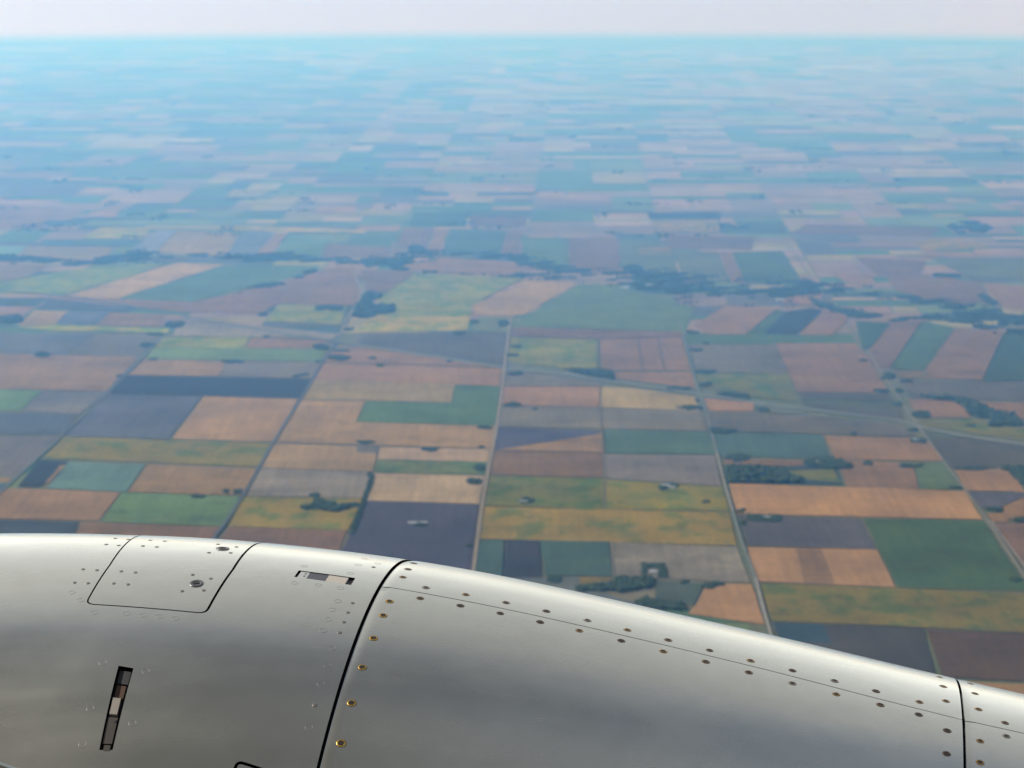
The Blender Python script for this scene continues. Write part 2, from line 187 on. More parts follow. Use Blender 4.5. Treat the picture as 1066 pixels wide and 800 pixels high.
ROADS = [('gravel_road',24,(0.144,0.115,0.079),[(-0.0139,23.7322),(-0.0369,22.4425),(-0.0659,20.9984),(-0.0905,19.6519),(-0.125,18.1983),(-0.1635,17.2233),(-0.1762,16.7901),(-0.2083,15.6098),(-0.2287,14.4516),(-0.2529,13.4485)]),
('farm_road',20,(0.082,0.092,0.078),[(1.6051,23.4495),(1.5661,22.0787),(1.5268,20.1233),(1.5221,19.073),(1.484,17.6332),(1.4626,16.8313),(1.4444,15.8561),(1.4316,15.0546),(1.4343,14.2086),(1.4137,13.4871),(1.4078,13.1105),(1.3885,12.381)]),
('gravel_road',13,(0.159,0.138,0.109),[(1.484,17.6332),(1.4613,16.8313),(1.4413,15.8561)]),
('gravel_road',12,(0.189,0.167,0.135),[(1.4351,14.1873),(1.4164,13.4871),(1.4105,13.1105),(1.3885,12.381)]),
('farm_road',20,(0.051,0.057,0.069),[(-1.6079,22.4323),(-1.6126,21.8815),(-1.6605,20.8327),(-1.7026,19.5767),(-1.7632,18.0084),(-1.7918,16.956),(-1.8084,16.2605),(-1.8397,15.5716),(-1.8678,15.199),(-1.8878,14.4362)]),
('farm_road',17,(0.069,0.077,0.081),[(-3.2212,22.5353),(-3.2598,21.08),(-3.3022,19.8768),(-3.3379,18.7993),(-3.3696,18.1983),(-3.404,17.5051),(-3.4401,16.7725),(-3.486,15.8825)]),
('gravel_road',15,(0.127,0.112,0.082),[(3.1754,21.8327),(3.1409,20.9444),(3.1249,20.1233),(3.093,18.7266),(3.0855,18.0084),(3.0783,17.1008),(3.0736,16.5412),(3.0699,15.6997),(3.0343,14.3269),(3.0171,13.8035)]),
('gravel_road',18,(0.151,0.121,0.083),[(-1.7546,26.9705),(-1.5472,25.2509),(-1.5386,24.6213),(-1.5867,23.4495),(-1.5868,22.6392)]),
('gravel_road',14,(0.092,0.074,0.051),[(3.1841,29.7991),(3.2227,27.8794),(3.1631,25.5775)]),
('highway',40,(0.082,0.092,0.074),[(-6.6325,26.0489),(-5.2787,25.3806),(-4.6072,25.0588),(-3.6215,24.1985),(-2.7663,23.3382),(-2.0701,22.6916),(-1.3961,22.1286),(-0.7021,21.5682),(-0.066,21.012),(0.543,20.6345),(1.0108,20.2488),(1.5073,19.8565),(1.9685,19.4591),(2.3934,19.1709),(2.9785,18.7993),(3.1552,18.4765),(3.3598,18.2326),(3.7665,17.8949),(4.1997,17.5051)]),
('highway',20,(0.159,0.153,0.126),[(-1.393,22.0787),(-0.7006,21.5208),(-0.0658,20.9669),(0.5419,20.5909),(1.0087,20.2068),(1.5044,19.8161),(1.9647,19.4202),(2.3889,19.1331),(2.973,18.7629),(3.1495,18.4412),(3.3538,18.1983),(3.7598,17.8618),(4.1924,17.4734)]),
('farm_track',10,(0.08,0.083,0.075),[(-3.3771,18.2086),(-2.5557,18.0859),(-1.7603,17.9782),(-1.1518,17.8949),(-0.6549,17.8288),(-0.1543,17.7533)]),
('farm_track',9,(0.082,0.065,0.045),[(-4.5259,20.0901),(-3.3101,19.8971),(-2.5103,19.7557),(-1.7059,19.6162),(-1.0217,19.5177)]),
('farm_track',9,(0.064,0.051,0.035),[(-1.6436,21.2634),(-0.8549,21.1484),(-0.0742,21.0029)]),
('farm_track',9,(0.058,0.046,0.032),[(-0.1329,17.7044),(0.6613,17.6171)]),
('farm_track',9,(0.097,0.078,0.053),[(0.6061,15.9089),(1.4269,15.8351)]),
('farm_track',9,(0.086,0.069,0.047),[(0.691,19.2852),(0.6619,17.6332),(0.6061,15.9089)]),
('farm_track',10,(0.113,0.09,0.062),[(0.617,15.0546),(0.6014,14.2193)]),
('farm_track',9,(0.09,0.072,0.05),[(1.4196,14.1131),(2.2343,13.9877),(2.9564,13.8848)]),
('farm_track',9,(0.054,0.043,0.032),[(1.4301,13.2774),(1.9685,13.212),(2.7889,13.0557)]),
('farm_track',8,(0.069,0.055,0.038),[(0.7459,20.8772),(1.5297,20.8327)]),
('farm_track',8,(0.061,0.049,0.033),[(2.3414,20.7001),(3.078,20.6782)]),
('farm_track',8,(0.05,0.04,0.027),[(1.1497,22.4066),(1.1077,20.8996)]),
('farm_track',8,(0.05,0.04,0.027),[(1.3355,22.4323),(1.2964,20.8996)]),
('farm_track',9,(0.049,0.039,0.027),[(0.782,22.4323),(0.7344,20.8996)]),
('farm_track',9,(0.189,0.164,0.137),[(3.082,15.5462),(3.0767,14.4803),(3.0789,13.967)])]
GROVES = [('dark tree clump along the far edge of the green field just above the cowl door',[(-2.0588,16.266),(-2.0653,16.2362),(-2.0661,16.2102),(-2.0971,16.2226),(-2.1153,16.2215),(-2.127,16.2371),(-2.1483,16.266),(-2.1478,16.2972),(-2.1265,16.3136),(-2.1085,16.3154),(-2.0871,16.317),(-2.0688,16.2902)]),
('small dark tree clump where the brown and green fields meet, beside a larger clump',[(-1.9189,16.4193),(-1.9191,16.3879),(-1.919,16.3485),(-1.928,16.349),(-1.9398,16.3513),(-1.9465,16.3905),(-1.9539,16.4193),(-1.9532,16.451),(-1.9514,16.4761),(-1.9424,16.4768),(-1.9343,16.4884),(-1.924,16.4521)]),
('dark square tree clump at the road corner above the green field',[(-1.8333,16.4053),(-1.8328,16.3686),(-1.8355,16.3526),(-1.8487,16.3349),(-1.8646,16.3284),(-1.8767,16.357),(-1.8807,16.4053),(-1.8826,16.451),(-1.8771,16.4716),(-1.8634,16.4713),(-1.8437,16.4636),(-1.8357,16.4529)]),
('narrow dark row of trees on the mauve field edge, above the wooded gully',[(-1.2952,16.3075),(-1.3051,16.2899),(-1.3346,16.2777),(-1.3616,16.2762),(-1.3893,16.2708),(-1.4072,16.2789),(-1.4316,16.3075),(-1.4267,16.3277),(-1.411,16.35),(-1.3673,16.3473),(-1.3254,16.3481),(-1.3067,16.3358)]),
('irregular dark wooded gully running through the mottled yellow field',[(-1.5451,16.0964),(-1.327,16.0829),(-1.3174,16.2054),(-1.2724,16.2054),(-1.2303,16.0693),(-0.9992,16.0424),(-1.0289,15.8036),(-1.1823,15.843),(-1.2774,15.9354),(-1.3627,15.8957),(-1.4147,15.9887),(-1.4805,16.0155)]),
('small round tree clump at the top of the hedge beside the dark blue field',[(-0.969,16.9113),(-0.9698,16.8786),(-0.9754,16.8432),(-0.9826,16.8259),(-0.9955,16.8492),(-0.997,16.8724),(-1.0084,16.9113),(-1.0046,16.9497),(-0.9985,16.9617),(-0.992,16.9945),(-0.9795,16.9606),(-0.9744,16.941)]),
('long thin hedge of trees bordering the dark blue-grey field',[(-0.9812,16.8608),(-0.9611,16.8608),(-0.9959,15.2721),(-1.0231,15.2233)]),
('dark tree clump at the pale field corner against the white gravel road',[(-0.2198,16.7053),(-0.2127,16.6536),(-0.2366,16.6176),(-0.2633,16.6175),(-0.2871,16.6436),(-0.3002,16.64),(-0.319,16.7053),(-0.3044,16.7512),(-0.3001,16.8049),(-0.2657,16.7755),(-0.229,16.7779),(-0.2115,16.7482)]),
('tree clump inside the olive field with a pale yard beside it',[(0.1438,16.1426),(0.1395,16.0972),(0.1261,16.0813),(0.1019,16.061),(0.0763,16.0807),(0.062,16.0856),(0.0554,16.1426),(0.0746,16.1849),(0.0776,16.2386),(0.103,16.2278),(0.1221,16.2332),(0.1429,16.181)]),
('tiny tree clump around two white farm buildings in the dark blue-grey field',[(-0.5565,15.4881),(-0.5473,15.4694),(-0.5692,15.457),(-0.5898,15.4598),(-0.6171,15.4552),(-0.6316,15.4703),(-0.6415,15.4881),(-0.6248,15.5141),(-0.6181,15.5266),(-0.5918,15.5158),(-0.5655,15.5172),(-0.555,15.5051)]),
('faint tree clump beside the gravel road at the edge of the dark field',[(-0.2457,14.941),(-0.249,14.9216),(-0.2573,14.9112),(-0.2669,14.8985),(-0.2747,14.9109),(-0.2831,14.9216),(-0.282,14.941),(-0.2836,14.9674),(-0.2789,14.9776),(-0.2682,14.9769),(-0.2596,14.9867),(-0.2554,14.9625)]),
('dark tree clump right above the engine rim below the dark green field',[(0.2972,14.1702),(0.2862,14.1417),(0.2814,14.1217),(0.2532,14.0932),(0.2238,14.1047),(0.2125,14.1413),(0.2065,14.1702),(0.2084,14.2011),(0.2313,14.2403),(0.2556,14.2341),(0.2907,14.2227),(0.291,14.2129)]),
('green farmstead trees around white buildings at the top of the yellow mottled field',[(1.133,16.5326),(1.1071,16.4704),(1.0906,16.4455),(1.0656,16.4462),(1.0327,16.4052),(1.0003,16.4681),(1.0035,16.5326),(1.0232,16.611),(1.0499,16.653),(1.0795,16.6702),(1.115,16.6317),(1.1335,16.5968)]),
('thin dark hedge line crossing the yellow mottled field to the road',[(1.4117,16.1086),(1.3949,16.0935),(1.3834,16.092),(1.3397,16.0819),(1.3087,16.0938),(1.2805,16.0966),(1.2733,16.1086),(1.2886,16.1206),(1.3127,16.1324),(1.3438,16.1339),(1.3855,16.1255),(1.4095,16.1236)]),
('horseshoe of dark trees sheltering a pale farmyard in the mauve field',[(0.7873,14.5247),(0.9089,14.5247),(0.924,14.3923),(0.9134,14.2193),(0.868,14.2193),(0.8793,14.4142),(0.8058,14.4362),(0.7909,14.2622),(0.7738,14.2622)]),
('long dark wood strip below the mauve field, under the horseshoe of trees',[(0.6066,14.2086),(0.8334,14.2086),(0.829,14.0292),(0.6499,13.9052),(0.3838,13.9258),(0.3865,14.0292),(0.5898,14.0711)]),
('small tree clump between the grey-green field and the mauve field',[(1.0432,14.0963),(1.0341,14.0705),(1.0276,14.0606),(1.0164,14.0661),(1.0011,14.0614),(0.9926,14.0702),(0.9873,14.0963),(0.9965,14.1198),(1.0055,14.1322),(1.0217,14.1436),(1.0347,14.1321),(1.044,14.1138)]),
('pointed dark tree clump at the corner of the tan field near the road',[(1.1154,14.1131),(1.1798,14.1448),(1.2302,14.0711),(1.2773,13.967),(1.1792,13.9258),(1.1075,14.0084)]),
('dark wood strip hugging the engine rim beside the grey-green field',[(0.5918,13.844),(0.8075,13.7431),(0.9983,13.6435),(0.9834,13.5065),(0.8506,13.5454),(0.5869,13.7231)]),
('dark striped wood beside the gravel road above the long orange-tan field',[(1.5207,17.1619),(1.8501,17.1313),(1.9221,16.9202),(2.093,16.6705),(1.479,16.6705)]),
('dark tree clump in the corner of the long orange-tan field by the road',[(1.5304,15.8614),(1.5211,15.8407),(1.5126,15.8243),(1.4969,15.8104),(1.4775,15.8179),(1.4669,15.8347),(1.4677,15.8614),(1.4753,15.8862),(1.4848,15.9118),(1.5061,15.9118),(1.5264,15.8946),(1.5283,15.8934)]),
('small square tree clump on the road side of the dark mauve field',[(1.4952,15.5386),(1.4949,15.5011),(1.4864,15.4747),(1.4762,15.4784),(1.469,15.4855),(1.4625,15.4966),(1.4592,15.5386),(1.4719,15.5652),(1.4783,15.5969),(1.487,15.598),(1.4953,15.5767),(1.5007,15.5811)]),
('green tree row around farm buildings along the top of the dark mauve field',[(1.5323,15.7515),(1.7435,15.7385),(1.7307,15.5589),(1.5241,15.597)]),
('oval dark tree clump in the brown field across the pale diagonal road',[(3.2271,15.901),(3.1962,15.8583),(3.1831,15.8435),(3.1544,15.8461),(3.1274,15.8501),(3.1227,15.8631),(3.1213,15.901),(3.1218,15.9397),(3.1469,15.9491),(3.1757,15.9582),(3.2023,15.9672),(3.2078,15.9432)]),
('dark tree clump below the oval one, cut by the picture edge',[(3.3345,15.6149),(3.3411,15.5824),(3.3104,15.5653),(3.271,15.5496),(3.2439,15.5745),(3.2308,15.5815),(3.2341,15.6149),(3.2483,15.6486),(3.2625,15.6723),(3.2975,15.6811),(3.3257,15.6661),(3.3513,15.6462)]),
('dark hedge on the near edge of the olive field by the road bend',[(3.0639,16.5113),(3.0588,16.4906),(3.0301,16.478),(3.0064,16.4758),(2.9835,16.4808),(2.9782,16.4934),(2.9759,16.5113),(2.9649,16.5277),(2.9993,16.5466),(3.0188,16.5465),(3.0371,16.5371),(3.0612,16.5326)]),
('dark tree clump at the lower right corner of the large green field',[(3.0049,14.1596),(2.9857,14.1354),(2.973,14.1242),(2.9483,14.1099),(2.9285,14.1312),(2.9139,14.1311),(2.9106,14.1596),(2.9376,14.1862),(2.9382,14.1996),(2.9656,14.1968),(2.9893,14.1875),(3.0031,14.1824)]),
('dark oval tree clump on the far edge of the grey-tan field, alone at left',[(-4.088,21.6254),(-4.0738,21.5759),(-4.0876,21.5092),(-4.1194,21.4996),(-4.1762,21.5498),(-4.1904,21.5528),(-4.2136,21.6254),(-4.2148,21.6929),(-4.199,21.7418),(-4.1638,21.7395),(-4.1222,21.7154),(-4.0851,21.6758)]),
('bluish tree clump at the corner of the yellowish-green field, by the diagonal road',[(-3.228,22.1136),(-3.2311,22.0543),(-3.2358,22.0298),(-3.2751,22.0203),(-3.2999,22.0161),(-3.3405,22.0338),(-3.3483,22.1136),(-3.3627,22.1806),(-3.3401,22.2244),(-3.3081,22.2499),(-3.2762,22.2179),(-3.2321,22.1813)]),
('thin tree row under the green corner, left of the pale tan field',[(-3.1136,21.4241),(-3.1025,21.401),(-3.1299,21.3835),(-3.1499,21.3827),(-3.184,21.3967),(-3.194,21.4),(-3.1937,21.4241),(-3.1897,21.4419),(-3.1811,21.4541),(-3.1617,21.4661),(-3.1307,21.4609),(-3.1106,21.4418)]),
('tiny tree row at the upper left corner of the dark blue field',[(-3.2672,20.6214),(-3.2691,20.6037),(-3.2791,20.6009),(-3.2969,20.597),(-3.3191,20.5924),(-3.3307,20.6026),(-3.3379,20.6214),(-3.3313,20.6381),(-3.3255,20.6468),(-3.3039,20.6423),(-3.2804,20.641),(-3.266,20.6333)]),
('thin dark tree row at the corner between the green and grey-violet fields',[(-2.3317,21.2958),(-2.3468,21.2677),(-2.3841,21.2443),(-2.4276,21.2232),(-2.4746,21.2296),(-2.5247,21.2659),(-2.5209,21.2958),(-2.5183,21.3294),(-2.4984,21.3475),(-2.4429,21.362),(-2.4051,21.3663),(-2.3837,21.3406)]),
('dark tree clump on the right end above the dark blue field',[(-1.699,20.6214),(-1.6958,20.5671),(-1.7348,20.5438),(-1.7649,20.5136),(-1.7993,20.548),(-1.8238,20.567),(-1.8521,20.6214),(-1.8412,20.6663),(-1.8175,20.6967),(-1.78,20.6956),(-1.7385,20.7206),(-1.7139,20.6648)]),
('dark tree clump left of the road junction below the highway',[(-1.6571,22.039),(-1.6579,21.9717),(-1.6566,21.9008),(-1.7032,21.8896),(-1.738,21.8911),(-1.7681,21.9749),(-1.789,22.039),(-1.7908,22.1268),(-1.7573,22.1571),(-1.7256,22.187),(-1.6834,22.141),(-1.6673,22.1249)]),
('thin dark tree row right of the junction, nearest the highway',[(-1.4557,21.8425),(-1.4538,21.8162),(-1.4871,21.794),(-1.5164,21.7912),(-1.5475,21.8067),(-1.5739,21.8114),(-1.572,21.8425),(-1.5918,21.8737),(-1.5654,21.8805),(-1.5229,21.8876),(-1.4926,21.8848),(-1.4546,21.8677)]),
('large dark tree clump right of the junction on the tan field',[(-1.4047,21.4712),(-1.44,21.3983),(-1.4534,21.3759),(-1.4975,21.3226),(-1.5572,21.378),(-1.5981,21.415),(-1.5894,21.4712),(-1.6081,21.5209),(-1.5685,21.5775),(-1.5162,21.5991),(-1.4577,21.5924),(-1.4534,21.5501)]),
('small dark tree clump beneath the highway bend on the violet strip',[(-2.2386,22.5975),(-2.2362,22.574),(-2.2442,22.5487),(-2.2686,22.5407),(-2.2923,22.5622),(-2.3138,22.5706),(-2.3083,22.5975),(-2.3165,22.6348),(-2.3015,22.653),(-2.279,22.6474),(-2.2585,22.6397),(-2.2411,22.6252)]),
('tiny tree clump at the road end of the green strip',[(-1.6579,21.2958),(-1.6557,21.2809),(-1.6662,21.2773),(-1.6816,21.2694),(-1.706,21.2777),(-1.7179,21.2841),(-1.7113,21.2958),(-1.7149,21.3105),(-1.7034,21.3268),(-1.6862,21.3299),(-1.662,21.3183),(-1.6522,21.3091)]),
('small dark tree clump on the tan field line below the highway',[(-1.1084,21.1119),(-1.107,21.0826),(-1.1211,21.0447),(-1.1356,21.0409),(-1.152,21.0443),(-1.1686,21.0813),(-1.1666,21.1119),(-1.1788,21.1516),(-1.1598,21.1777),(-1.143,21.183),(-1.1233,21.1558),(-1.1113,21.1499)]),
('dark tree clump at the lower right corner of the L-shaped green field',[(-0.1459,18.4923),(-0.1672,18.4561),(-0.1822,18.436),(-0.2072,18.4303),(-0.2309,18.4344),(-0.2534,18.4544),(-0.246,18.4923),(-0.2645,18.5276),(-0.232,18.5567),(-0.2084,18.544),(-0.1774,18.5549),(-0.1726,18.5271)]),
('dark tree row over a grey farmyard on the tan field',[(-1.0121,17.9765),(-1.0354,17.9446),(-1.0356,17.923),(-1.0754,17.9165),(-1.114,17.9243),(-1.122,17.9386),(-1.1416,17.9765),(-1.1461,18.0117),(-1.1199,18.014),(-1.0817,18.0273),(-1.0392,18.0168),(-1.0296,18.0016)]),
('dark tree clump on the cross track, at the pale strip',[(-0.5593,17.737),(-0.545,17.7035),(-0.5695,17.67),(-0.5966,17.6608),(-0.6251,17.6917),(-0.6582,17.71),(-0.6612,17.737),(-0.654,17.7735),(-0.6294,17.7855),(-0.6009,17.7942),(-0.5696,17.7841),(-0.5403,17.7816)]),
('pointed dark tree clump at the end of the olive strip by the gravel road',[(-0.194,17.1221),(-0.1864,17.0648),(-0.2061,17.0213),(-0.2256,17.0207),(-0.2502,17.0468),(-0.2626,17.0742),(-0.2671,17.1221),(-0.2661,17.1728),(-0.2546,17.1928),(-0.2284,17.2372),(-0.2023,17.2089),(-0.1935,17.1712)]),
('tiny tree clump on the cross track near the gravel road',[(-0.2002,17.8189),(-0.2054,17.8076),(-0.2088,17.8009),(-0.2215,17.8035),(-0.2333,17.8012),(-0.2381,17.8081),(-0.235,17.8189),(-0.2368,17.8299),(-0.2319,17.8329),(-0.222,17.8434),(-0.2142,17.8321),(-0.2068,17.8331)]),
('tree row right of the gravel road, farther of two in the olive field corner',[(0.0858,22.039),(0.0774,22.0101),(0.0708,21.9902),(0.0388,21.9897),(0.0098,21.9964),(0.0035,22.0143),(-0.0147,22.039),(0.0038,22.0647),(0.0045,22.0962),(0.0389,22.0819),(0.0654,22.0935),(0.083,22.0744)]),
('tree row across the gravel road just above the highway crossing',[(0.0831,21.6015),(0.075,21.5734),(0.0376,21.5517),(0.0085,21.5487),(-0.0222,21.5483),(-0.0593,21.5672),(-0.0589,21.6015),(-0.0388,21.6306),(-0.0367,21.6566),(0.0085,21.6525),(0.0466,21.6424),(0.0555,21.6355)]),
('dark tree clump just below the crossing of gravel road and highway',[(0.0948,20.7309),(0.0805,20.6921),(0.0607,20.6512),(0.0325,20.657),(-0.008,20.6738),(-0.0333,20.6859),(-0.0375,20.7309),(-0.0258,20.7668),(-0.0045,20.8024),(0.0327,20.8144),(0.07,20.8002),(0.0831,20.771)]),
('wide dark tree clump on the gravel road above the grey-violet field',[(0.064,19.3892),(0.0832,19.3493),(0.0512,19.3061),(0.0114,19.3093),(-0.0206,19.3194),(-0.056,19.3287),(-0.0636,19.3892),(-0.0421,19.4345),(-0.0292,19.4572),(0.0115,19.4926),(0.0491,19.4546),(0.0615,19.4422)]),
('thin low tree row trailing from the wide clump along the grey-violet field',[(0.1958,19.226),(0.1896,19.2045),(0.1782,19.1929),(0.155,19.199),(0.1376,19.1927),(0.125,19.2121),(0.1168,19.226),(0.1286,19.2477),(0.135,19.2608),(0.1554,19.2494),(0.1806,19.2504),(0.1948,19.2435)]),
('faint bluish tree patch in the tan strip under the highway',[(-1.1812,21.4712),(-1.193,21.4472),(-1.1946,21.4314),(-1.223,21.4275),(-1.2526,21.4421),(-1.2527,21.4524),(-1.2671,21.4712),(-1.2531,21.4886),(-1.2474,21.5021),(-1.2276,21.5106),(-1.2027,21.5115),(-1.1935,21.4982)]),
('faint tiny tree patch beside the highway on the tan strip',[(-0.5203,21.2958),(-0.5219,21.2777),(-0.5267,21.2723),(-0.5426,21.2745),(-0.5548,21.2769),(-0.5626,21.2827),(-0.5695,21.2958),(-0.5652,21.3116),(-0.5567,21.3266),(-0.5438,21.3256),(-0.527,21.3188),(-0.5206,21.3106)]),
('long dark roadside wood wedged against the highway under the tan furrowed field',[(0.444,20.9444),(0.8516,20.8549),(0.8441,20.4613),(0.6875,20.5909),(0.5306,20.7883)]),
('dark pointed tree clump at the right end of the pale cream field',[(1.5005,19.2737),(1.484,19.2202),(1.4335,19.2038),(1.3965,19.1667),(1.3507,19.2019),(1.3253,19.2198),(1.3065,19.2737),(1.3575,19.3377),(1.3729,19.3464),(1.4108,19.3702),(1.4585,19.3495),(1.4728,19.3189)]),
('dark tree strip filling the highway verge left of the road crossing',[(1.4914,20.0591),(1.4456,20.0261),(1.418,19.9851),(1.3724,20.0007),(1.31,20.0047),(1.2689,20.0158),(1.2705,20.0591),(1.2947,20.0972),(1.3147,20.1056),(1.3813,20.1352),(1.4451,20.1227),(1.4569,20.0926)]),
('small dark tree row at the upper left corner of the mauve field',[(1.7021,21.8668),(1.698,21.8206),(1.6748,21.7998),(1.6363,21.7945),(1.6075,21.813),(1.5969,21.8238),(1.5735,21.8668),(1.6022,21.9119),(1.6071,21.9254),(1.6455,21.9214),(1.681,21.9134),(1.6938,21.9142)]),
('faint small tree patch in the green strip above the mauve field',[(1.7853,22.2138),(1.7844,22.1954),(1.7741,22.1873),(1.7556,22.1816),(1.7454,22.1923),(1.7389,22.1993),(1.7259,22.2138),(1.7343,22.2349),(1.7483,22.2442),(1.7602,22.2418),(1.7771,22.2448),(1.7834,22.2328)]),
('dark tree row at the lower left corner of the mauve field',[(1.7591,20.8194),(1.7438,20.7724),(1.7118,20.737),(1.6515,20.7153),(1.6065,20.757),(1.5806,20.775),(1.5546,20.8194),(1.5836,20.8687),(1.6274,20.9015),(1.6657,20.8998),(1.724,20.8779),(1.7428,20.8618)]),
('round dark tree clump in the yellow-green field by the crossing road',[(1.6485,20.2783),(1.6424,20.2111),(1.6161,20.1933),(1.5954,20.1929),(1.5696,20.1718),(1.5648,20.2202),(1.5503,20.2783),(1.5754,20.348),(1.5869,20.343),(1.6076,20.3531),(1.6339,20.3787),(1.6494,20.3365)]),
('dark tree clump on the end of the orange strip below the highway',[(2.0202,19.1975),(2.0107,19.1437),(1.9899,19.1403),(1.9614,19.1157),(1.9388,19.1144),(1.9286,19.1357),(1.9186,19.1975),(1.9426,19.2451),(1.9461,19.2672),(1.9767,19.2707),(2.0027,19.2946),(2.0081,19.2344)]),
('tiny tree clump at the crossing of farm road and highway',[(1.5123,19.5846),(1.5066,19.574),(1.5,19.5604),(1.49,19.5672),(1.4774,19.5663),(1.4723,19.5716),(1.4748,19.5846),(1.4769,19.5984),(1.4841,19.6112),(1.4932,19.611),(1.503,19.6107),(1.5142,19.5953)]),
('tapering tree strip along the top of the teal green field',[(1.5039,18.5118),(1.5667,18.4765),(1.7868,18.3364),(1.7803,18.2671),(1.5019,18.3017)]),
('broad dark tree clump at the near corner of the teal green field',[(1.6869,17.448),(1.6735,17.3733),(1.6651,17.3463),(1.5993,17.3213),(1.5413,17.3474),(1.5271,17.3868),(1.5251,17.448),(1.555,17.5284),(1.5688,17.5596),(1.6221,17.5789),(1.6645,17.5683),(1.7135,17.5)]),
('dark farm trees around a white barn beyond the striped wood',[(2.0891,17.4417),(2.2585,17.4734),(2.4088,17.2542),(2.3815,17.1008),(2.2665,17.1008),(2.0741,17.1925)]),
('dark strip of trees in the yellow-green field above the highway',[(1.6247,19.9583),(1.9156,19.7959),(1.8989,19.6162),(1.6307,19.8363)]),
('faint tree patch on the far edge of the mauve strip',[(2.5851,18.274),(2.5838,18.2535),(2.5658,18.2358),(2.5555,18.243),(2.5393,18.2499),(2.5317,18.2558),(2.5401,18.274),(2.5377,18.2892),(2.5454,18.3041),(2.5656,18.3182),(2.583,18.3092),(2.5892,18.298)]),
('tiny dark tree clump inside the large tan field near its right edge',[(3.0998,21.3656),(3.0966,21.3438),(3.0829,21.329),(3.0566,21.315),(3.0377,21.3222),(3.0248,21.3456),(3.0363,21.3656),(3.0362,21.391),(3.0483,21.4063),(3.0713,21.4209),(3.0886,21.4057),(3.0947,21.3985)]),
('dark tree clump where the road leaves the tan and olive fields',[(3.2258,20.6214),(3.1961,20.4956),(3.1804,20.4988),(3.1554,20.4887),(3.1324,20.47),(3.1056,20.4979),(3.1174,20.6214),(3.1399,20.6979),(3.1642,20.7586),(3.1982,20.7768),(3.2251,20.7744),(3.2336,20.7124)]),
('dark tree clump at the lower right corner of the large tan field',[(3.0706,19.9665),(3.0754,19.9254),(3.0543,19.9005),(3.0124,19.8948),(2.973,19.906),(2.962,19.9219),(2.9505,19.9665),(2.9642,20.007),(2.9928,20.0239),(3.0331,20.0364),(3.0586,20.023),(3.073,20.0204)]),
('square dark tree clump right of the diagonal road',[(3.1907,20.0075),(3.1826,19.9422),(3.1673,19.92),(3.1489,19.9177),(3.1332,19.9132),(3.1259,19.9473),(3.1357,20.0075),(3.1485,20.0738),(3.1667,20.1216),(3.1804,20.1242),(3.1967,20.1334),(3.1913,20.0612)]),
('small dark tree clump left of the diagonal road, among dark strips',[(3.1063,19.4279),(3.0914,19.388),(3.0805,19.3555),(3.064,19.36),(3.0481,19.363),(3.0337,19.3638),(3.0451,19.4279),(3.0537,19.4905),(3.0726,19.5005),(3.0863,19.5065),(3.1052,19.5287),(3.1071,19.4814)]),
('dark double tree clump right of the diagonal road above the yellow patch',[(3.2538,19.0187),(3.2547,18.9263),(3.2019,18.8648),(3.175,18.8916),(3.1322,18.9184),(3.1274,18.9215),(3.1261,19.0187),(3.152,19.0876),(3.1828,19.1419),(3.2133,19.1288),(3.256,19.1171),(3.2609,19.1173)]),
('long dark curving wood widening down through the tan fields at right',[(3.2875,19.7557),(3.5646,19.6957),(3.7066,19.4981),(3.7758,19.0955),(3.9076,19.0393),(3.9052,18.6545),(3.869,18.5473),(3.6276,18.5473),(3.6898,18.7993),(3.56,18.9834),(3.5841,19.2852),(3.5335,19.5177),(3.3809,19.6162)]),
('small dark tree clump in the yellow patch under the curving wood',[(3.5243,18.5722),(3.5171,18.5479),(3.4998,18.5145),(3.4863,18.5141),(3.4733,18.5331),(3.4598,18.5423),(3.4746,18.5722),(3.4741,18.6006),(3.4893,18.6139),(3.5061,18.6231),(3.5286,18.6287),(3.5302,18.608)]),
('flat green tree row at the road crossing of the highway at right',[(3.0633,18.4219),(3.0712,18.4078),(3.0491,18.3965),(3.0208,18.3864),(2.9982,18.3958),(2.994,18.4055),(2.9826,18.4219),(2.9987,18.4416),(3.0095,18.4519),(3.0311,18.4519),(3.0543,18.4466),(3.0728,18.4371)]),
('green farm trees with pale roofs below the highway at the diagonal road',[(3.061,18.0353),(3.067,17.9889),(3.0283,17.9365),(3.0039,17.9651),(2.963,17.9655),(2.9564,17.981),(2.9563,18.0353),(2.9778,18.0882),(3.0036,18.1351),(3.0272,18.1098),(3.0548,18.1037),(3.0888,18.086)]),
('low dark tree row along the top of the olive field',[(2.9063,17.1987),(2.8642,17.1636),(2.8612,17.155),(2.8037,17.1403),(2.7553,17.134),(2.7462,17.1581),(2.7419,17.1987),(2.7612,17.2292),(2.7814,17.2578),(2.8202,17.2454),(2.8577,17.2546),(2.9117,17.2401)]),
('small dark tree clump on the line between two tan fields',[(2.5614,17.2604),(2.55,17.2359),(2.5393,17.207),(2.5196,17.2176),(2.5049,17.2133),(2.4873,17.2247),(2.4924,17.2604),(2.4994,17.2884),(2.5178,17.3132),(2.5355,17.3304),(2.5477,17.3117),(2.563,17.2913)]),
('long dark hedge of trees on top of the orange field across the road',[(3.3491,17.1069),(3.3246,17.0786),(3.2894,17.0482),(3.2271,17.0444),(3.177,17.0593),(3.1166,17.0819),(3.1082,17.1069),(3.133,17.1375),(3.1784,17.1504),(3.2465,17.1513),(3.292,17.1543),(3.3151,17.1358)]),
('dark tree mass continuing the long hedge to the picture edge',[(3.4002,17.1925),(3.6184,17.1619),(3.6026,16.6272),(3.4972,16.6272),(3.48,17.0101)]),
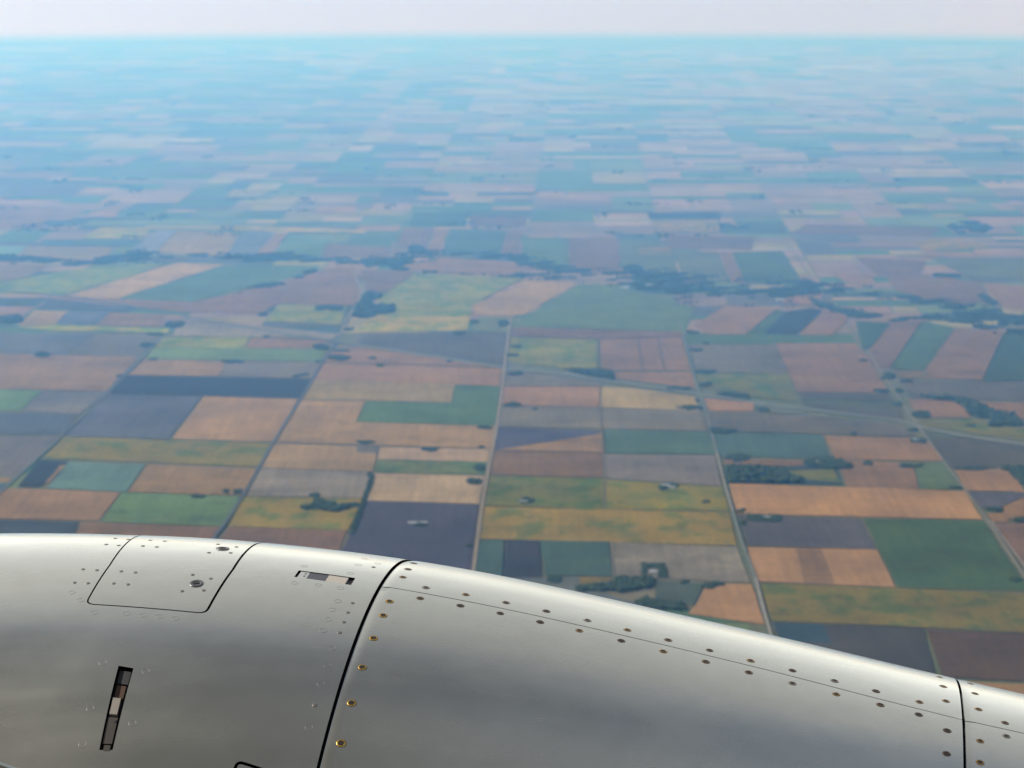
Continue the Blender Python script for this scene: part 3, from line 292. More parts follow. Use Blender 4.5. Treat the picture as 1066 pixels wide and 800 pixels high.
('thin dark tree line on the grey-violet field edge by the diagonal road',[(3.347,20.3843),(3.3246,20.3658),(3.2966,20.3354),(3.273,20.3387),(3.2377,20.3433),(3.2198,20.3586),(3.2247,20.3843),(3.2249,20.4159),(3.2552,20.417),(3.2861,20.4229),(3.3211,20.4176),(3.3358,20.4068)]),
('large branching wood on the bend of the pale track',[(-1.546,23.6751),(-1.504,25.1865),(-1.3369,25.1865),(-1.3286,24.8382),(-1.4187,24.7138),(-1.4033,24.4384),(-1.1619,24.378),(-1.1427,23.9631),(-1.3145,23.8471),(-1.3669,23.6183)]),
('dark tree strip left of the pale track, on the yellow-green field',[(-1.6778,24.2104),(-1.6648,24.1197),(-1.6995,24.0716),(-1.7882,24.0816),(-1.8838,24.0463),(-1.9276,24.1196),(-1.9242,24.2104),(-1.9266,24.3001),(-1.8795,24.3441),(-1.8094,24.3765),(-1.7045,24.3574),(-1.6861,24.2939)]),
('dark tree clump at the foot of the pale track',[(-1.4794,22.9407),(-1.4797,22.8743),(-1.4823,22.8217),(-1.511,22.84),(-1.5351,22.8329),(-1.5456,22.8873),(-1.5651,22.9407),(-1.5631,23.0065),(-1.5497,23.0229),(-1.5249,23.0575),(-1.5009,23.0598),(-1.4911,23.0168)]),
('small dark tree clump on the yellow field near the violet field',[(-0.4406,22.7547),(-0.452,22.7059),(-0.4522,22.6775),(-0.4883,22.6756),(-0.5253,22.6485),(-0.527,22.7068),(-0.5528,22.7547),(-0.5277,22.8144),(-0.5157,22.8224),(-0.4926,22.8791),(-0.4672,22.8599),(-0.4415,22.8226)]),
('faint tree clump in the green corner beside the cream strip',[(-0.3183,23.3493),(-0.3167,23.2759),(-0.3313,23.2427),(-0.3495,23.2016),(-0.3662,23.1862),(-0.3784,23.2842),(-0.3882,23.3493),(-0.3867,23.4441),(-0.3743,23.5088),(-0.3535,23.4764),(-0.3275,23.4535),(-0.3226,23.4415)]),
('dark tree clump at the lower tip of the cream strip, by the gravel road',[(-0.0147,23.2115),(-0.0397,23.0469),(-0.0433,23.0015),(-0.0762,22.9181),(-0.1056,22.929),(-0.1133,23.0324),(-0.1156,23.2115),(-0.1312,23.3676),(-0.1136,23.4665),(-0.0779,23.441),(-0.0492,23.4476),(-0.038,23.3618)]),
('small dark tree row on the brown strip above the highway',[(-2.3552,23.8442),(-2.3616,23.8123),(-2.3794,23.7876),(-2.4075,23.7755),(-2.4352,23.7712),(-2.4564,23.7951),(-2.4629,23.8442),(-2.4573,23.8879),(-2.4445,23.8983),(-2.4214,23.9175),(-2.3898,23.8927),(-2.3601,23.8886)]),
('wide dark tree clump on the highway at the lilac field',[(-3.1123,23.239),(-3.0908,23.1746),(-3.122,23.0963),(-3.1642,23.1033),(-3.2048,23.1081),(-3.2641,23.1409),(-3.2904,23.239),(-3.284,23.3053),(-3.2633,23.4059),(-3.1996,23.3704),(-3.1379,23.3921),(-3.1051,23.3024)]),
('large blurred tree clump left of the yellow square field',[(-4.7066,23.6013),(-4.6636,23.4066),(-4.7035,23.3664),(-4.7572,23.3184),(-4.8416,23.3961),(-4.8712,23.418),(-4.9285,23.6013),(-4.9202,23.7327),(-4.9225,23.9032),(-4.8745,23.9118),(-4.7932,23.862),(-4.7646,23.7549)]),
('dark tree row under the yellow strip near the diagonal road',[(-3.2366,22.7021),(-3.2315,22.6643),(-3.2453,22.6642),(-3.3009,22.6624),(-3.3372,22.6636),(-3.3646,22.6792),(-3.3722,22.7021),(-3.3889,22.7389),(-3.3573,22.7386),(-3.3124,22.744),(-3.2567,22.7496),(-3.2538,22.7339)]),
('dark oval tree clump at the lower left corner of the slanting tan field',[(1.732,22.8208),(1.7285,22.7672),(1.7155,22.7428),(1.6779,22.7352),(1.6463,22.755),(1.6214,22.7655),(1.6398,22.8208),(1.6314,22.8738),(1.6573,22.8992),(1.6887,22.8872),(1.7266,22.8956),(1.7393,22.8752)]),
('square dark wood standing above the river trees by the pink field',[(-1.0086,28.4539),(-1.0273,28.2457),(-1.0497,28.0743),(-1.091,28.1812),(-1.1357,28.0533),(-1.1765,28.2294),(-1.1836,28.4539),(-1.1887,28.646),(-1.1702,28.8563),(-1.1141,28.793),(-1.0658,28.7167),(-1.0268,28.629)]),
('square dark wood below the green field beside the lilac box field',[(1.4309,26.8755),(1.3848,26.6793),(1.3769,26.6396),(1.3026,26.6356),(1.247,26.6379),(1.2094,26.7224),(1.2246,26.8755),(1.2317,27.0618),(1.2645,27.1239),(1.3305,27.2221),(1.3925,27.1139),(1.4117,27.0008)]),
('dark tree row above the slanting tan fields at far right',[(4.8158,26.4101),(4.7726,26.3189),(4.6947,26.3024),(4.6307,26.3107),(4.5528,26.2906),(4.4883,26.3196),(4.5278,26.4101),(4.5097,26.4906),(4.5801,26.5572),(4.6657,26.515),(4.7357,26.534),(4.7966,26.4814)]),
('dark slanting wood patch in the tan fields at far right',[(4.7344,25.0588),(4.8147,25.1225),(4.8347,24.5601),(4.7714,24.378),(4.731,24.6213)]),
('pair of small groves beside the dark stripe field',[(2.7273,30.7354),(2.7299,30.6691),(2.695,30.6418),(2.6416,30.6449),(2.5883,30.6449),(2.579,30.6842),(2.5813,30.7354),(2.5909,30.7908),(2.5946,30.8405),(2.6587,30.8489),(2.7139,30.8436),(2.7185,30.795)])]
BELTS = [[(-6.4,27.724,0.31),(-5.752,27.724,0.31),(-5.306,27.647,0.269),(-4.863,27.267,0.225),(-4.553,27.647,0.308),(-4.33,27.958,0.354),(-3.81,27.724,0.271),(-3.451,27.879,0.274),(-2.946,27.724,0.232),(-2.535,27.958,0.354),(-2.286,27.57,0.268),(-1.687,27.418,0.303),(-1.37,27.494,0.381),(-1.219,27.724,0.387),(-0.96,28.037,0.395),(-0.578,28.037,0.277),(-0.032,27.801,0.272),(0.287,27.342,0.339),(0.698,26.752,0.433),(1.095,26.256,0.487),(1.493,26.049,0.617),(1.679,25.777,0.739),(2.071,25.644,0.732),(2.446,25.381,0.783),(2.786,25.316,0.649),(3.163,25.578,0.298),(3.454,25.512,0.263),(3.804,25.187,0.321),(4.106,24.621,0.369),(4.321,24.198,0.446),(4.551,23.905,0.406),(4.9,23.505,0.449),(5.322,23.173,0.437)],
[(3.007,24.683,0.185),(3.25,23.963,0.233),(3.452,23.732,0.2),(3.65,23.505,0.197),(3.962,23.618,0.17),(4.273,23.394,0.223),(4.486,23.064,0.217),(4.778,22.903,0.187),(5.204,22.639,0.209)],
[(-1.352,27.118,0.185),(-1.076,26.825,0.181),(-0.653,26.609,0.107),(-0.134,26.467,0.127),(0.278,26.396,0.176),(0.686,26.256,0.209)],
[(-2.796,25.316,0.13),(-2.537,25.711,0.167),(-2.283,26.256,0.209),(-2.122,26.825,0.218)]]
TOWN = [(5.3744,30.6223),
(5.6372,31.099),
(5.8849,31.0025),
(5.9098,30.4355),
(5.6387,29.7991),
(5.3997,29.8884)]
BARNS = [('white gabled barn among the dark farm trees beyond the striped wood',(2.1687,17.3007),70,26,9),
('long pale shed in the dark blue-grey field, left of a second one',(-0.6352,15.5209),60,22,8),
('small pale shed in the dark blue-grey field, right of the longer shed',(-0.5673,15.5209),44,22,8),
('white farmhouse in the green farmstead of the yellow mottled field',(1.0503,16.5697),60,24,9),
('low grey-white shed at the right of the white farmhouse',(1.0861,16.5127),46,20,7),
('pale barn in the yard inside the horseshoe of trees',(0.84,14.3269),44,24,8),
('white shed beside the diagonal road below the highway',(2.9946,18.0623),46,22,8),
('pale roofed shed in the tree row above the dark mauve field',(1.6558,15.6739),44,20,8),
('bright white warehouse at the edge of the river wood beside the green field',(1.1675,25.5775),95,34,11),
('pale long warehouse within the river wood',(1.4441,25.7105),110,32,11),
('white hall at the tan clearing among the river wood',(2.6959,24.7448),80,30,10),
('pale shed at the olive field tree clump',(0.0766,16.0964),50,22,8)]
GRID_O=(-0.1310,18.0285); GRID_U=(1.00000,0.00000); GRID_V=(0.02769,0.99962)
AXIS_C=[0.00000,4.91689,-2.40070]; AXIS_A=[0.98816,-0.13711,-0.06888]; AXIS_E=[0.13744,0.99051,0.00000]; AXIS_U=[0.06822,-0.00947,0.99763]
KNOT_S=[-1.15000,-0.80000,-0.50000,-0.25000,0.00000,0.25000,0.50000,0.75000,1.00000,1.20000]; KNOT_R=[1.00001,1.02577,1.02987,1.02085,0.99891,0.97046,0.94113,0.90883,0.87818,0.85399]
SCREWS=[(-0.2991,0.1348),(-0.2993,0.1983),(-0.3005,0.2857),(-0.3027,0.3795),(-0.3026,0.4778),(-0.3022,0.5748),(-0.3026,-0.0866),(-0.2999,-0.0133),(-0.3063,-0.1775),(-0.2437,0.0316),(-0.1608,0.0312),(-0.0772,0.0324),(0.0065,0.034),(0.0915,0.0367),(0.1742,0.0421),(0.2581,0.0491),(0.3431,0.0566),(0.4267,0.0648),(0.5112,0.0676),(0.596,0.0718),(0.6793,0.0757),(0.766,0.0807),(-0.2438,0.096),(-0.1609,0.0976),(-0.0793,0.0978),(0.0024,0.1006),(0.0824,0.1025),(0.1681,0.1077),(0.2536,0.1156),(0.3397,0.1216),(0.4262,0.1283),(0.5135,0.1348),(0.6008,0.1398),(0.6882,0.1423),(0.7641,0.1471),(0.8146,-0.1858),(0.8177,-0.072),(0.8198,0.0383),(0.8193,0.1917),(0.8176,0.2841),(0.8792,-0.1984),(0.8824,-0.0733),(0.8848,0.0444),(0.8836,0.2057),(0.8817,0.2901),(0.9359,0.0903),(0.936,0.1579)]
RIVETS=[(-0.943,-0.0515),(-0.9143,-0.0462),(-0.9467,-0.1281),(-0.9159,-0.1195),(-0.8677,-0.1207),(-0.8348,-0.1165),(-0.8631,-0.0499),(-0.8324,-0.0471),(-0.9374,0.1235),(-0.9079,0.1252),(-0.8568,0.1253),(-0.8262,0.1273),(-0.9343,0.1884),(-0.9064,0.1884),(-0.8543,0.1838),(-0.8244,0.1844),(-0.7201,-0.1205),(-0.6757,-0.1054),(-0.7146,-0.0265),(-0.6718,-0.04),(-0.7094,0.1184),(-0.6684,0.13),(-0.7092,0.1963),(-0.6679,0.1853),(-0.371,-0.0583),(-0.3682,0.166),(-0.3688,0.2069),(-0.3686,0.2448),(-0.3685,0.2833),(-0.3695,0.4958)]
PLUGS=[(-0.4042,-0.1355),(-0.3693,-0.0983),(-0.4033,-0.0586),(-0.3973,0.1662),(-0.4004,0.2046),(-0.3996,0.2425),(-0.4006,0.2836),(-0.3703,0.3357),(-0.3687,0.3876),(-0.3698,0.441),(-0.3683,0.5495),(-0.5038,0.004),(-0.4048,0.0124),(-0.5003,0.1075),(-0.4514,0.1044),(-0.406,0.1052),(-0.7926,0.2956),(-0.7587,0.298),(-0.726,0.2968),(-0.6925,0.2985),(-0.8579,0.2995),(-0.7949,0.4469),(-0.7057,0.4598),(-0.7853,0.5618),(-0.777,0.6425),(-0.6963,0.5865),(-0.9258,0.2296),(-0.8989,0.2576)]
QTURN=[(-0.6973,-0.0722),(-0.6898,0.1589)]
SEAM=[(-0.3228,0.0635),(-0.224,0.0676),(-0.1247,0.0696),(-0.0059,0.0721),(0.1124,0.076),(0.2303,0.081),(0.3085,0.0854),(0.4639,0.096),(0.6565,0.1125),(0.8544,0.1248),(0.9716,0.1251)]
PLATE=[(-0.5084,0.0761),(-0.5082,0.0354),(-0.3892,0.0388),(-0.389,0.0819)]
LATCH=[(-0.7622,0.4519),(-0.7316,0.455),(-0.7175,0.6485),(-0.7425,0.6513)]
RING1,RING2=-0.3301,0.8527
LATCH_HOLE=[(-0.7622,0.4519),(-0.7316,0.4550),(-0.7175,0.6485),(-0.7425,0.6513)]
PLATE_HOLE=[(-0.5082,0.0354),(-0.3892,0.0388),(-0.3890,0.0819),(-0.5084,0.0761)]
SERVICE_HOLE=[(-0.4847,0.6391),(-0.3597,0.6651),(-0.3747,1.0419),(-0.5147,1.0291)]
DOOR_HOLE=[(-0.9221,-0.5777),(-0.9201,-0.2177),(-0.8915,0.0936),(-0.8860,0.2724),(-0.6369,0.2738),(-0.6350,0.0724),(-0.6489,-0.1827),(-0.6529,-0.5777)]


# ------------------------------------------------------------------ helpers
def link(o, parent=None):
    COL.objects.link(o)
    if parent is not None:
        o.parent = parent
    return o

def tag(o, label=None, cat=None, group=None, kind=None):
    if label: o['label'] = label
    if cat: o['category'] = cat
    if group: o['group'] = group
    if kind: o['kind'] = kind
    return o

def mesh_obj(name, verts, faces, mats, parent=None, midx=None, smooth=False, normals=None):
    me = bpy.data.meshes.new(name)
    me.from_pydata([tuple(v) for v in verts], [], [tuple(f) for f in faces])
    for m in (mats if isinstance(mats, (list, tuple)) else [mats]):
        me.materials.append(m)
    if midx is not None:
        me.polygons.foreach_set('material_index', midx)
    if smooth:
        me.polygons.foreach_set('use_smooth', [True] * len(me.polygons))
    me.update()
    if normals is not None:
        me.normals_split_custom_set_from_vertices([tuple(n) for n in normals])
    return link(bpy.data.objects.new(name, me), parent)

def fast_mesh(name, V, Fq):
    """big meshes: V (n,3), Fq (m,k) arrays"""
    me = bpy.data.meshes.new(name)
    n, m, k = len(V), len(Fq), Fq.shape[1]
    me.vertices.add(n); me.loops.add(m * k); me.polygons.add(m)
    me.vertices.foreach_set('co', np.ascontiguousarray(V, dtype=np.float32).ravel())
    me.loops.foreach_set('vertex_index', Fq.astype(np.int32).ravel())
    me.polygons.foreach_set('loop_start', np.arange(0, m * k, k, dtype=np.int32))
    me.update(calc_edges=True)
    return me

# ------------------------------------------------------------------ materials
class NT:
    def __init__(self, name):
        self.m = bpy.data.materials.new(name); self.m.use_nodes = True
        self.t = self.m.node_tree; self.n = self.t.nodes
        self.b = self.n['Principled BSDF']
    def node(self, typ, **kw):
        x = self.n.new(typ)
        for k, v in kw.items():
            setattr(x, k, v)
        return x
    def l(self, a, b): self.t.links.new(a, b)
    def noise(self, vec, scale, detail=3, rough=.55):
        x = self.node('ShaderNodeTexNoise'); x.inputs['Scale'].default_value = scale
        x.inputs['Detail'].default_value = detail; x.inputs['Roughness'].default_value = rough
        if vec is not None: self.l(vec, x.inputs['Vector'])
        return x.outputs['Fac']
    def math(self, op, a, b=None, c=None, clamp=False):
        x = self.node('ShaderNodeMath', operation=op, use_clamp=clamp)
        for i, v in enumerate((a, b, c)):
            if v is None: continue
            if isinstance(v, (int, float)): x.inputs[i].default_value = v
            else: self.l(v, x.inputs[i])
        return x.outputs[0]
    def rng(self, v, a, b, c, d):
        x = self.node('ShaderNodeMapRange'); self.l(v, x.inputs[0])
        for i, q in enumerate((a, b, c, d)): x.inputs[i + 1].default_value = q
        return x.outputs[0]
    def mix(self, f, a, b, blend='MIX'):
        x = self.node('ShaderNodeMix', data_type='RGBA', blend_type=blend)
        for i, v in ((0, f), (6, a), (7, b)):
            if isinstance(v, (int, float)): x.inputs[i].default_value = v
            elif isinstance(v, tuple): x.inputs[i].default_value = (*v, 1) if len(v) == 3 else v
            else: self.l(v, x.inputs[i])
        return x.outputs[2]
    def scalecol(self, col, fac):
        x = self.node('ShaderNodeVectorMath', operation='SCALE')
        self.l(col, x.inputs[0]); 
        if isinstance(fac, (int, float)): x.inputs['Scale'].default_value = fac
        else: self.l(fac, x.inputs['Scale'])
        return x.outputs[0]
    def gridpos(self):
        """position on the plain in km, turned so that y runs along the section roads"""
        gp = self.node('ShaderNodeNewGeometry').outputs['Position']
        mp = self.node('ShaderNodeMapping'); self.l(gp, mp.inputs['Vector'])
        mp.inputs['Rotation'].default_value[2] = -math.atan2(GRID_U[1], GRID_U[0])
        mp.inputs['Scale'].default_value = (.001, .001, .001)
        return mp.outputs[0]
    def stretch(self, vec, sx, sy):
        mp = self.node('ShaderNodeMapping'); self.l(vec, mp.inputs['Vector'])
        mp.inputs['Scale'].default_value = (sx, sy, 1)
        return mp.outputs[0]

def simple(name, col, rough=.5, metal=0.0, spec=.5):
    t = NT(name); t.b.inputs['Base Color'].default_value = (*col, 1)
    t.b.inputs['Roughness'].default_value = rough; t.b.inputs['Metallic'].default_value = metal
    t.b.inputs['Specular IOR Level'].default_value = spec
    return t.m

def field_material(name, kind):
    t = NT(name); p = t.gridpos()
    if kind == 'far':
        base = t.node('ShaderNodeAttribute', attribute_name='crop').outputs['Color']
    else:
        base = t.node('ShaderNodeObjectInfo').outputs['Color']
    big = t.noise(p, 1.6, 4)                                  # soil differences over hundreds of metres
    rows = t.noise(t.stretch(p, 26, 1.2), 1.0, 3)             # working strips along the long side
    cross = t.noise(t.stretch(p, 1.0, 30), 1.0, 2)
    fine = t.noise(p, 30, 3, .7)
    amp = {'s': (.30, .17, .12, .2), 'g': (.30, .14, .10, .25), 'y': (.28, .10, .12, .25), 'd': (.36, .18, .12, .2), 'far': (.3, .1, .1, .12)}[kind]
    f = 1.0
    for v, a in zip((big, rows, cross, fine), amp):
        w = t.rng(v, .25, .75, 1 - a, 1 + a)
        f = w if f == 1.0 else t.math('MULTIPLY', f, w)
    wet = t.rng(t.noise(p, 3.3, 4, .62), .56, .70, 0, .28 if kind != 'far' else .1)        # damp hollows and drainage marks
    f = t.math('MULTIPLY', f, t.math('SUBTRACT', 1.0, wet))
    col = t.scalecol(base, f)
    if kind == 'y':                                           # ripening crop: green patches and veins left in the yellow
        vein = t.noise(t.stretch(p, 5.0, 3.2), 1.0, 5, .6)
        k = t.rng(vein, .48, .60, 0, .95)
        col = t.mix(k, col, t.mix(1.0, col, (.48, .82, .80), 'MULTIPLY'))
    if kind == 'g':
        k = t.rng(t.noise(p, 4.0, 4, .6), .52, .68, 0, .5)
        col = t.mix(k, col, t.mix(1.0, col, (1.35, 1.12, .9), 'MULTIPLY'))
    t.l(col, t.b.inputs['Base Color'])
    t.b.inputs['Roughness'].default_value = .95; t.b.inputs['Specular IOR Level'].default_value = .1
    return t.m

FM = {k: field_material(n, k) for k, n in (('s', 'stubble'), ('g', 'green_crop'), ('y', 'ripening_crop'), ('d', 'dark_soil'), ('far', 'far_crops'))}

def ground_material():
    t = NT('plain_soil'); p = t.gridpos()
    a = t.noise(p, .7, 5, .6); b = t.noise(p, 9, 4, .6)
    col = t.mix(t.rng(a, .35, .65, 0, 1), (.10, .082, .05), (.06, .075, .035))
    col = t.scalecol(col, t.rng(b, .3, .7, .8, 1.2))
    t.l(col, t.b.inputs['Base Color']); t.b.inputs['Roughness'].default_value = 1; t.b.inputs['Specular IOR Level'].default_value = .05
    return t.m

def road_material():
    t = NT('road_surface'); p = t.gridpos()
    base = t.node('ShaderNodeObjectInfo').outputs['Color']
    col = t.scalecol(base, t.rng(t.noise(p, 14, 4, .65), .3, .7, .8, 1.2))
    t.l(col, t.b.inputs['Base Color']); t.b.inputs['Roughness'].default_value = .95; t.b.inputs['Specular IOR Level'].default_value = .1
    return t.m

def leaf_material():
    t = NT('tree_leaves')
    isl = t.node('ShaderNodeNewGeometry').outputs['Random Per Island']
    col = t.mix(isl, (.012, .022, .011), (.030, .046, .018))
    t.l(col, t.b.inputs['Base Color']); t.b.inputs['Roughness'].default_value = .9; t.b.inputs['Specular IOR Level'].default_value = .15
    return t.m
LEAF = leaf_material()
ROADM = road_material()

# ------------------------------------------------------------------ the plain
KM = 1000.0
def plain(x, y, lift=0.0): return (x * KM, y * KM, -ALT + lift)

REACH = 73.5e3
rings = [0, 6e3, 12e3, 18e3, 26e3, 36e3, 48e3, 60e3, REACH]; NA = 160
V = [(0, 0, -ALT)]; Fc = []
for r_ in rings[1:]:
    for k in range(NA):
        V.append((r_ * math.cos(2 * math.pi * k / NA), r_ * math.sin(2 * math.pi * k / NA), -ALT))
for k in range(NA):
    Fc.append((0, 1 + k, 1 + (k + 1) % NA))
for q in range(len(rings) - 2):
    for k in range(NA):
        a0 = 1 + q * NA + k; b0 = 1 + q * NA + (k + 1) % NA
        Fc.append((a0, a0 + NA, b0 + NA, b0))
tag(mesh_obj('ground', V, Fc, ground_material()), kind='structure')

def inset(loop, d):
    """loop moved inwards by d (simple convex loops)"""
    L = np.array(loop); ar = sum(L[i - 1][0] * L[i][1] - L[i][0] * L[i - 1][1] for i in range(len(L))); sg = 1 if ar > 0 else -1
    out = []
    for i in range(len(L)):
        a, b, c = L[i - 1], L[i], L[(i + 1) % len(L)]
        n1 = np.array([-(b - a)[1], (b - a)[0]]) * sg; n2 = np.array([-(c - b)[1], (c - b)[0]]) * sg
        n1 = n1 / (np.linalg.norm(n1) + 1e-9); n2 = n2 / (np.linalg.norm(n2) + 1e-9); m = n1 + n2
        out.append(tuple(b + m * d / max(.3, (1 + n1 @ n2))))
    return out

def inside(poly, x, y):
    c = False; j = len(poly) - 1
    for i in range(len(poly)):
        if (poly[i][1] > y) != (poly[j][1] > y) and x < (poly[j][0] - poly[i][0]) * (y - poly[i][1]) / (poly[j][1] - poly[i][1]) + poly[i][0]: c = not c
        j = i
    return c

# far mosaic of fields: every square-mile section between the section roads is cut into holdings
PALETTE = [((.172, .110, .066), 18), ((.150, .096, .064), 17), ((.20, .140, .090), 5), ((.118, .085, .064), 13),
           ((.046, .082, .036), 23), ((.078, .102, .042), 16), ((.165, .135, .048), 14), ((.060, .055, .054), 13),
           ((.034, .050, .036), 10), ((.22, .165, .11), 1)]
PW = [w for _, w in PALETTE]
U = np.array(GRID_U); Vv = np.array(GRID_V); O = np.array(GRID_O)
S = 1.585
quads = []; qcol = []
def in_detail(x, y):
    # the part of the plain that has its own field objects
    if not (11.0 < y < 22.6): return False
    if y < 15.6: return any(inside(pl, x, y) for _, _, pl in FIELDS)
    k = x / y
    return -.215 < k < .213 and y < 33
def cut(u0, v0, u1, v1, depth):
    w, h = (u1 - u0) * S, (v1 - v0) * S
    area = w * h
    lim = random.uniform(.20, 1.0) * (1.0 if v0 < 10 else 1.6)
    if depth > 0 and (area < lim or depth > 5):
        c = O + U * (S * (u0 + u1) / 2) + Vv * (S * (v0 + v1) / 2)
        if in_detail(*c): return
        east = max(-1, min(1, c[0] / c[1] / .2))                     # more stubble to the right, more green to the left
        col = random.choices(PALETTE, [q * (1 + .40 * east * (1 if p_[0] > p_[1] * 1.1 else -1)) for p_, q in PALETTE])[0][0]
        j = random.uniform(.88, 1.13); col = tuple(.88 * q * j * random.uniform(.94, 1.06) for q in col)
        g_ = .006
        P4 = []
        for (uu, vv) in ((u0 + g_, v0 + g_), (u1 - g_, v0 + g_), (u1 - g_, v1 - g_), (u0 + g_, v1 - g_)):
            P4.append(O + U * (S * uu) + Vv * (S * vv))
        quads.append(P4); qcol.append(col); return
    if (w > h * random.uniform(.7, 1.9)):
        m = u0 + (u1 - u0) * random.choice((.5, .5, .33, .66, .25)); cut(u0, v0, m, v1, depth + 1); cut(m, v0, u1, v1, depth + 1)
    else:
        m = v0 + (v1 - v0) * random.choice((.5, .5, .33, .66, .25, .75)); cut(u0, v0, u1, m, depth + 1); cut(u0, m, u1, v1, depth + 1)
for iu in range(-34, 35):
    for iv in range(-9, 34):
        c = O + U * (S * (iu + .5)) + Vv * (S * (iv + .5))
        d = float(np.hypot(*c))
        if d > 71 or c[1] < 3 or abs(c[0]) > c[1] * .55 + 6: continue
        cut(iu, iv, iu + 1, iv + 1, 0)
Vq = np.zeros((len(quads) * 4, 3)); 
for i, P4 in enumerate(quads):
    for k in range(4):
        Vq[i * 4 + k] = (P4[k][0] * KM, P4[k][1] * KM, -ALT + 2.0)
me = fast_mesh('distant_fields', Vq, np.arange(len(quads) * 4).reshape(-1, 4))
at = me.attributes.new('crop', 'FLOAT_COLOR', 'FACE')
at.data.foreach_set('color', np.array([(*c, 1) for c in qcol], dtype=np.float32).ravel())
me.materials.append(FM['far'])
tag(link(bpy.data.objects.new('distant_fields', me)), kind='structure')

def ragged(poly):
    out = []
    for i, p in enumerate(poly):
        q = poly[(i + 1) % len(poly)]; n = max(1, int(math.hypot(q[0] - p[0], q[1] - p[1]) / .18))
        for k in range(n):
            j = .0 if k == 0 else .004
            out.append((p[0] + (q[0] - p[0]) * k / n + random.uniform(-j, j), p[1] + (q[1] - p[1]) * k / n + random.uniform(-j, j)))
    return out
FNAME = {'s': 'stubble_field', 'g': 'green_field', 'y': 'yellow_field', 'd': 'dark_field'}
for i, (k, col, poly) in enumerate(FIELDS):
    cx = sum(q[0] for q in poly) / len(poly); cy = sum(q[1] for q in poly) / len(poly)
    poly = ragged(inset(poly, .0055))
    vs = [((x - cx) * KM, (y - cy) * KM, 0) for x, y in poly]
    tris = geometry.tessellate_polygon([[Vector(q) for q in vs]])
    fs = []
    for a, b, c in tris:
        n = (Vector(vs[b]) - Vector(vs[a])).cross(Vector(vs[c]) - Vector(vs[a]))
        fs.append((a, b, c) if n.z > 0 else (a, c, b))
    o = mesh_obj(FNAME[k], vs, fs, FM[k]); o.location = plain(cx, cy, 4.0 + i * .02); o.color = (*col, 1)
    tag(o, kind='structure')

def ribbon(pts, w):
    vs, fs = [], []
    P = [Vector((x * KM, y * KM, 0)) for x, y in pts]
    for i, p in enumerate(P):
        d = (P[min(i + 1, len(P) - 1)] - P[max(i - 1, 0)]).normalized(); n = Vector((-d.y, d.x, 0)) * (w / 2)
        vs += [p + n, p - n]
    for i in range(len(P) - 1):
        fs.append((2 * i, 2 * i + 1, 2 * i + 3, 2 * i + 2))
    return vs, fs
for i, (nm, w, col, pts) in enumerate(ROADS):
    cx, cy = pts[0]
    vs, fs = ribbon([(x - cx, y - cy) for x, y in pts], w)
    o = mesh_obj(nm, vs, fs, ROADM); o.location = plain(cx, cy, 10.0 + i * .05); o.color = (*col, 1)
    tag(o, kind='structure')

# ------------------------------------------------------------------ woods and tree clumps
def ico(sub):
    bm = bmesh.new(); bmesh.ops.create_icosphere(bm, subdivisions=sub, radius=1)
    v = np.array([tuple(q.co) for q in bm.verts]); f = np.array([[q.index for q in t.verts] for t in bm.faces]); bm.free()
    return v, f
IV, IF = ico(2)
def crowns(pts, rad):
    """pts (n,2) metres, rad (n,): lumpy crowns, each on a short trunk"""
    n = len(pts); m = len(IV)
    dirs = rng.normal(size=(n, 5, 3)); dirs /= np.linalg.norm(dirs, axis=2, keepdims=True)
    amp = rng.uniform(-.25, .38, (n, 5))
    dot = np.einsum('mk,njk->nmj', IV, dirs)
    f = 1 + (np.maximum(dot, 0) ** 3 * amp[:, None, :]).sum(2) + rng.normal(0, .07, (n, m))
    sx = rad[:, None, None] * np.stack([rng.uniform(.8, 1.2, n), rng.uniform(.8, 1.2, n), rng.uniform(.75, 1.15, n)], 1)[:, None, :]
    P = IV[None] * f[:, :, None] * sx
    P[:, :, 2] *= .8; P[:, :, 2] += (rad * .8)[:, None]
    P[:, :, 0] += pts[:, 0, None]; P[:, :, 1] += pts[:, 1, None]
    Fx = IF[None] + (np.arange(n) * m)[:, None, None]
    return P.reshape(-1, 3), Fx.reshape(-1, 3)
def parea(poly):
    return abs(sum(poly[i - 1][0] * poly[i][1] - poly[i][0] * poly[i - 1][1] for i in range(len(poly)))) / 2
def grove_points(poly, cap, gate=True):
    A = parea(poly); r = 6.5
    n = A / (r * r * 1.8)
    if n > cap: r *= math.sqrt(n / cap); n = cap
    n = max(int(n), 7)
    xs = [q[0] for q in poly]; ys = [q[1] for q in poly]; pts = []; ph = [random.uniform(0, 6.3) for _ in range(3)]
    tries = 0
    while len(pts) < n and tries < n * 60:
        tries += 1
        x = random.uniform(min(xs), max(xs)); y = random.uniform(min(ys), max(ys))
        if inside(poly, x, y) and math.sin(x * .019 + ph[0]) + math.sin(y * .013 + ph[1]) + math.sin((x - y) * .031 + ph[2]) > (-1.55 + random.random() * .4 if gate and tries < n * 20 else -9):
            pts.append((x + random.gauss(0, 4), y + random.gauss(0, 6)))
    P = np.array(pts)
    if gate:                                                       # one clump stays one clump: drop strays
        lim = max(1.75 * min(r, 16), 9); todo = set(range(len(P))); best = []
        while todo:
            s_ = [todo.pop()]; comp = list(s_)
            while s_:
                i = s_.pop(); near = [j for j in todo if abs(P[j, 0] - P[i, 0]) < lim and abs(P[j, 1] - P[i, 1]) < lim]
                for j in near: todo.discard(j)
                s_ += near; comp += near
            if len(comp) > len(best): best = comp
        if len(best) < .72 * len(P): return grove_points(poly, cap, False)
        P = P[best]
    return P, min(r, 16)
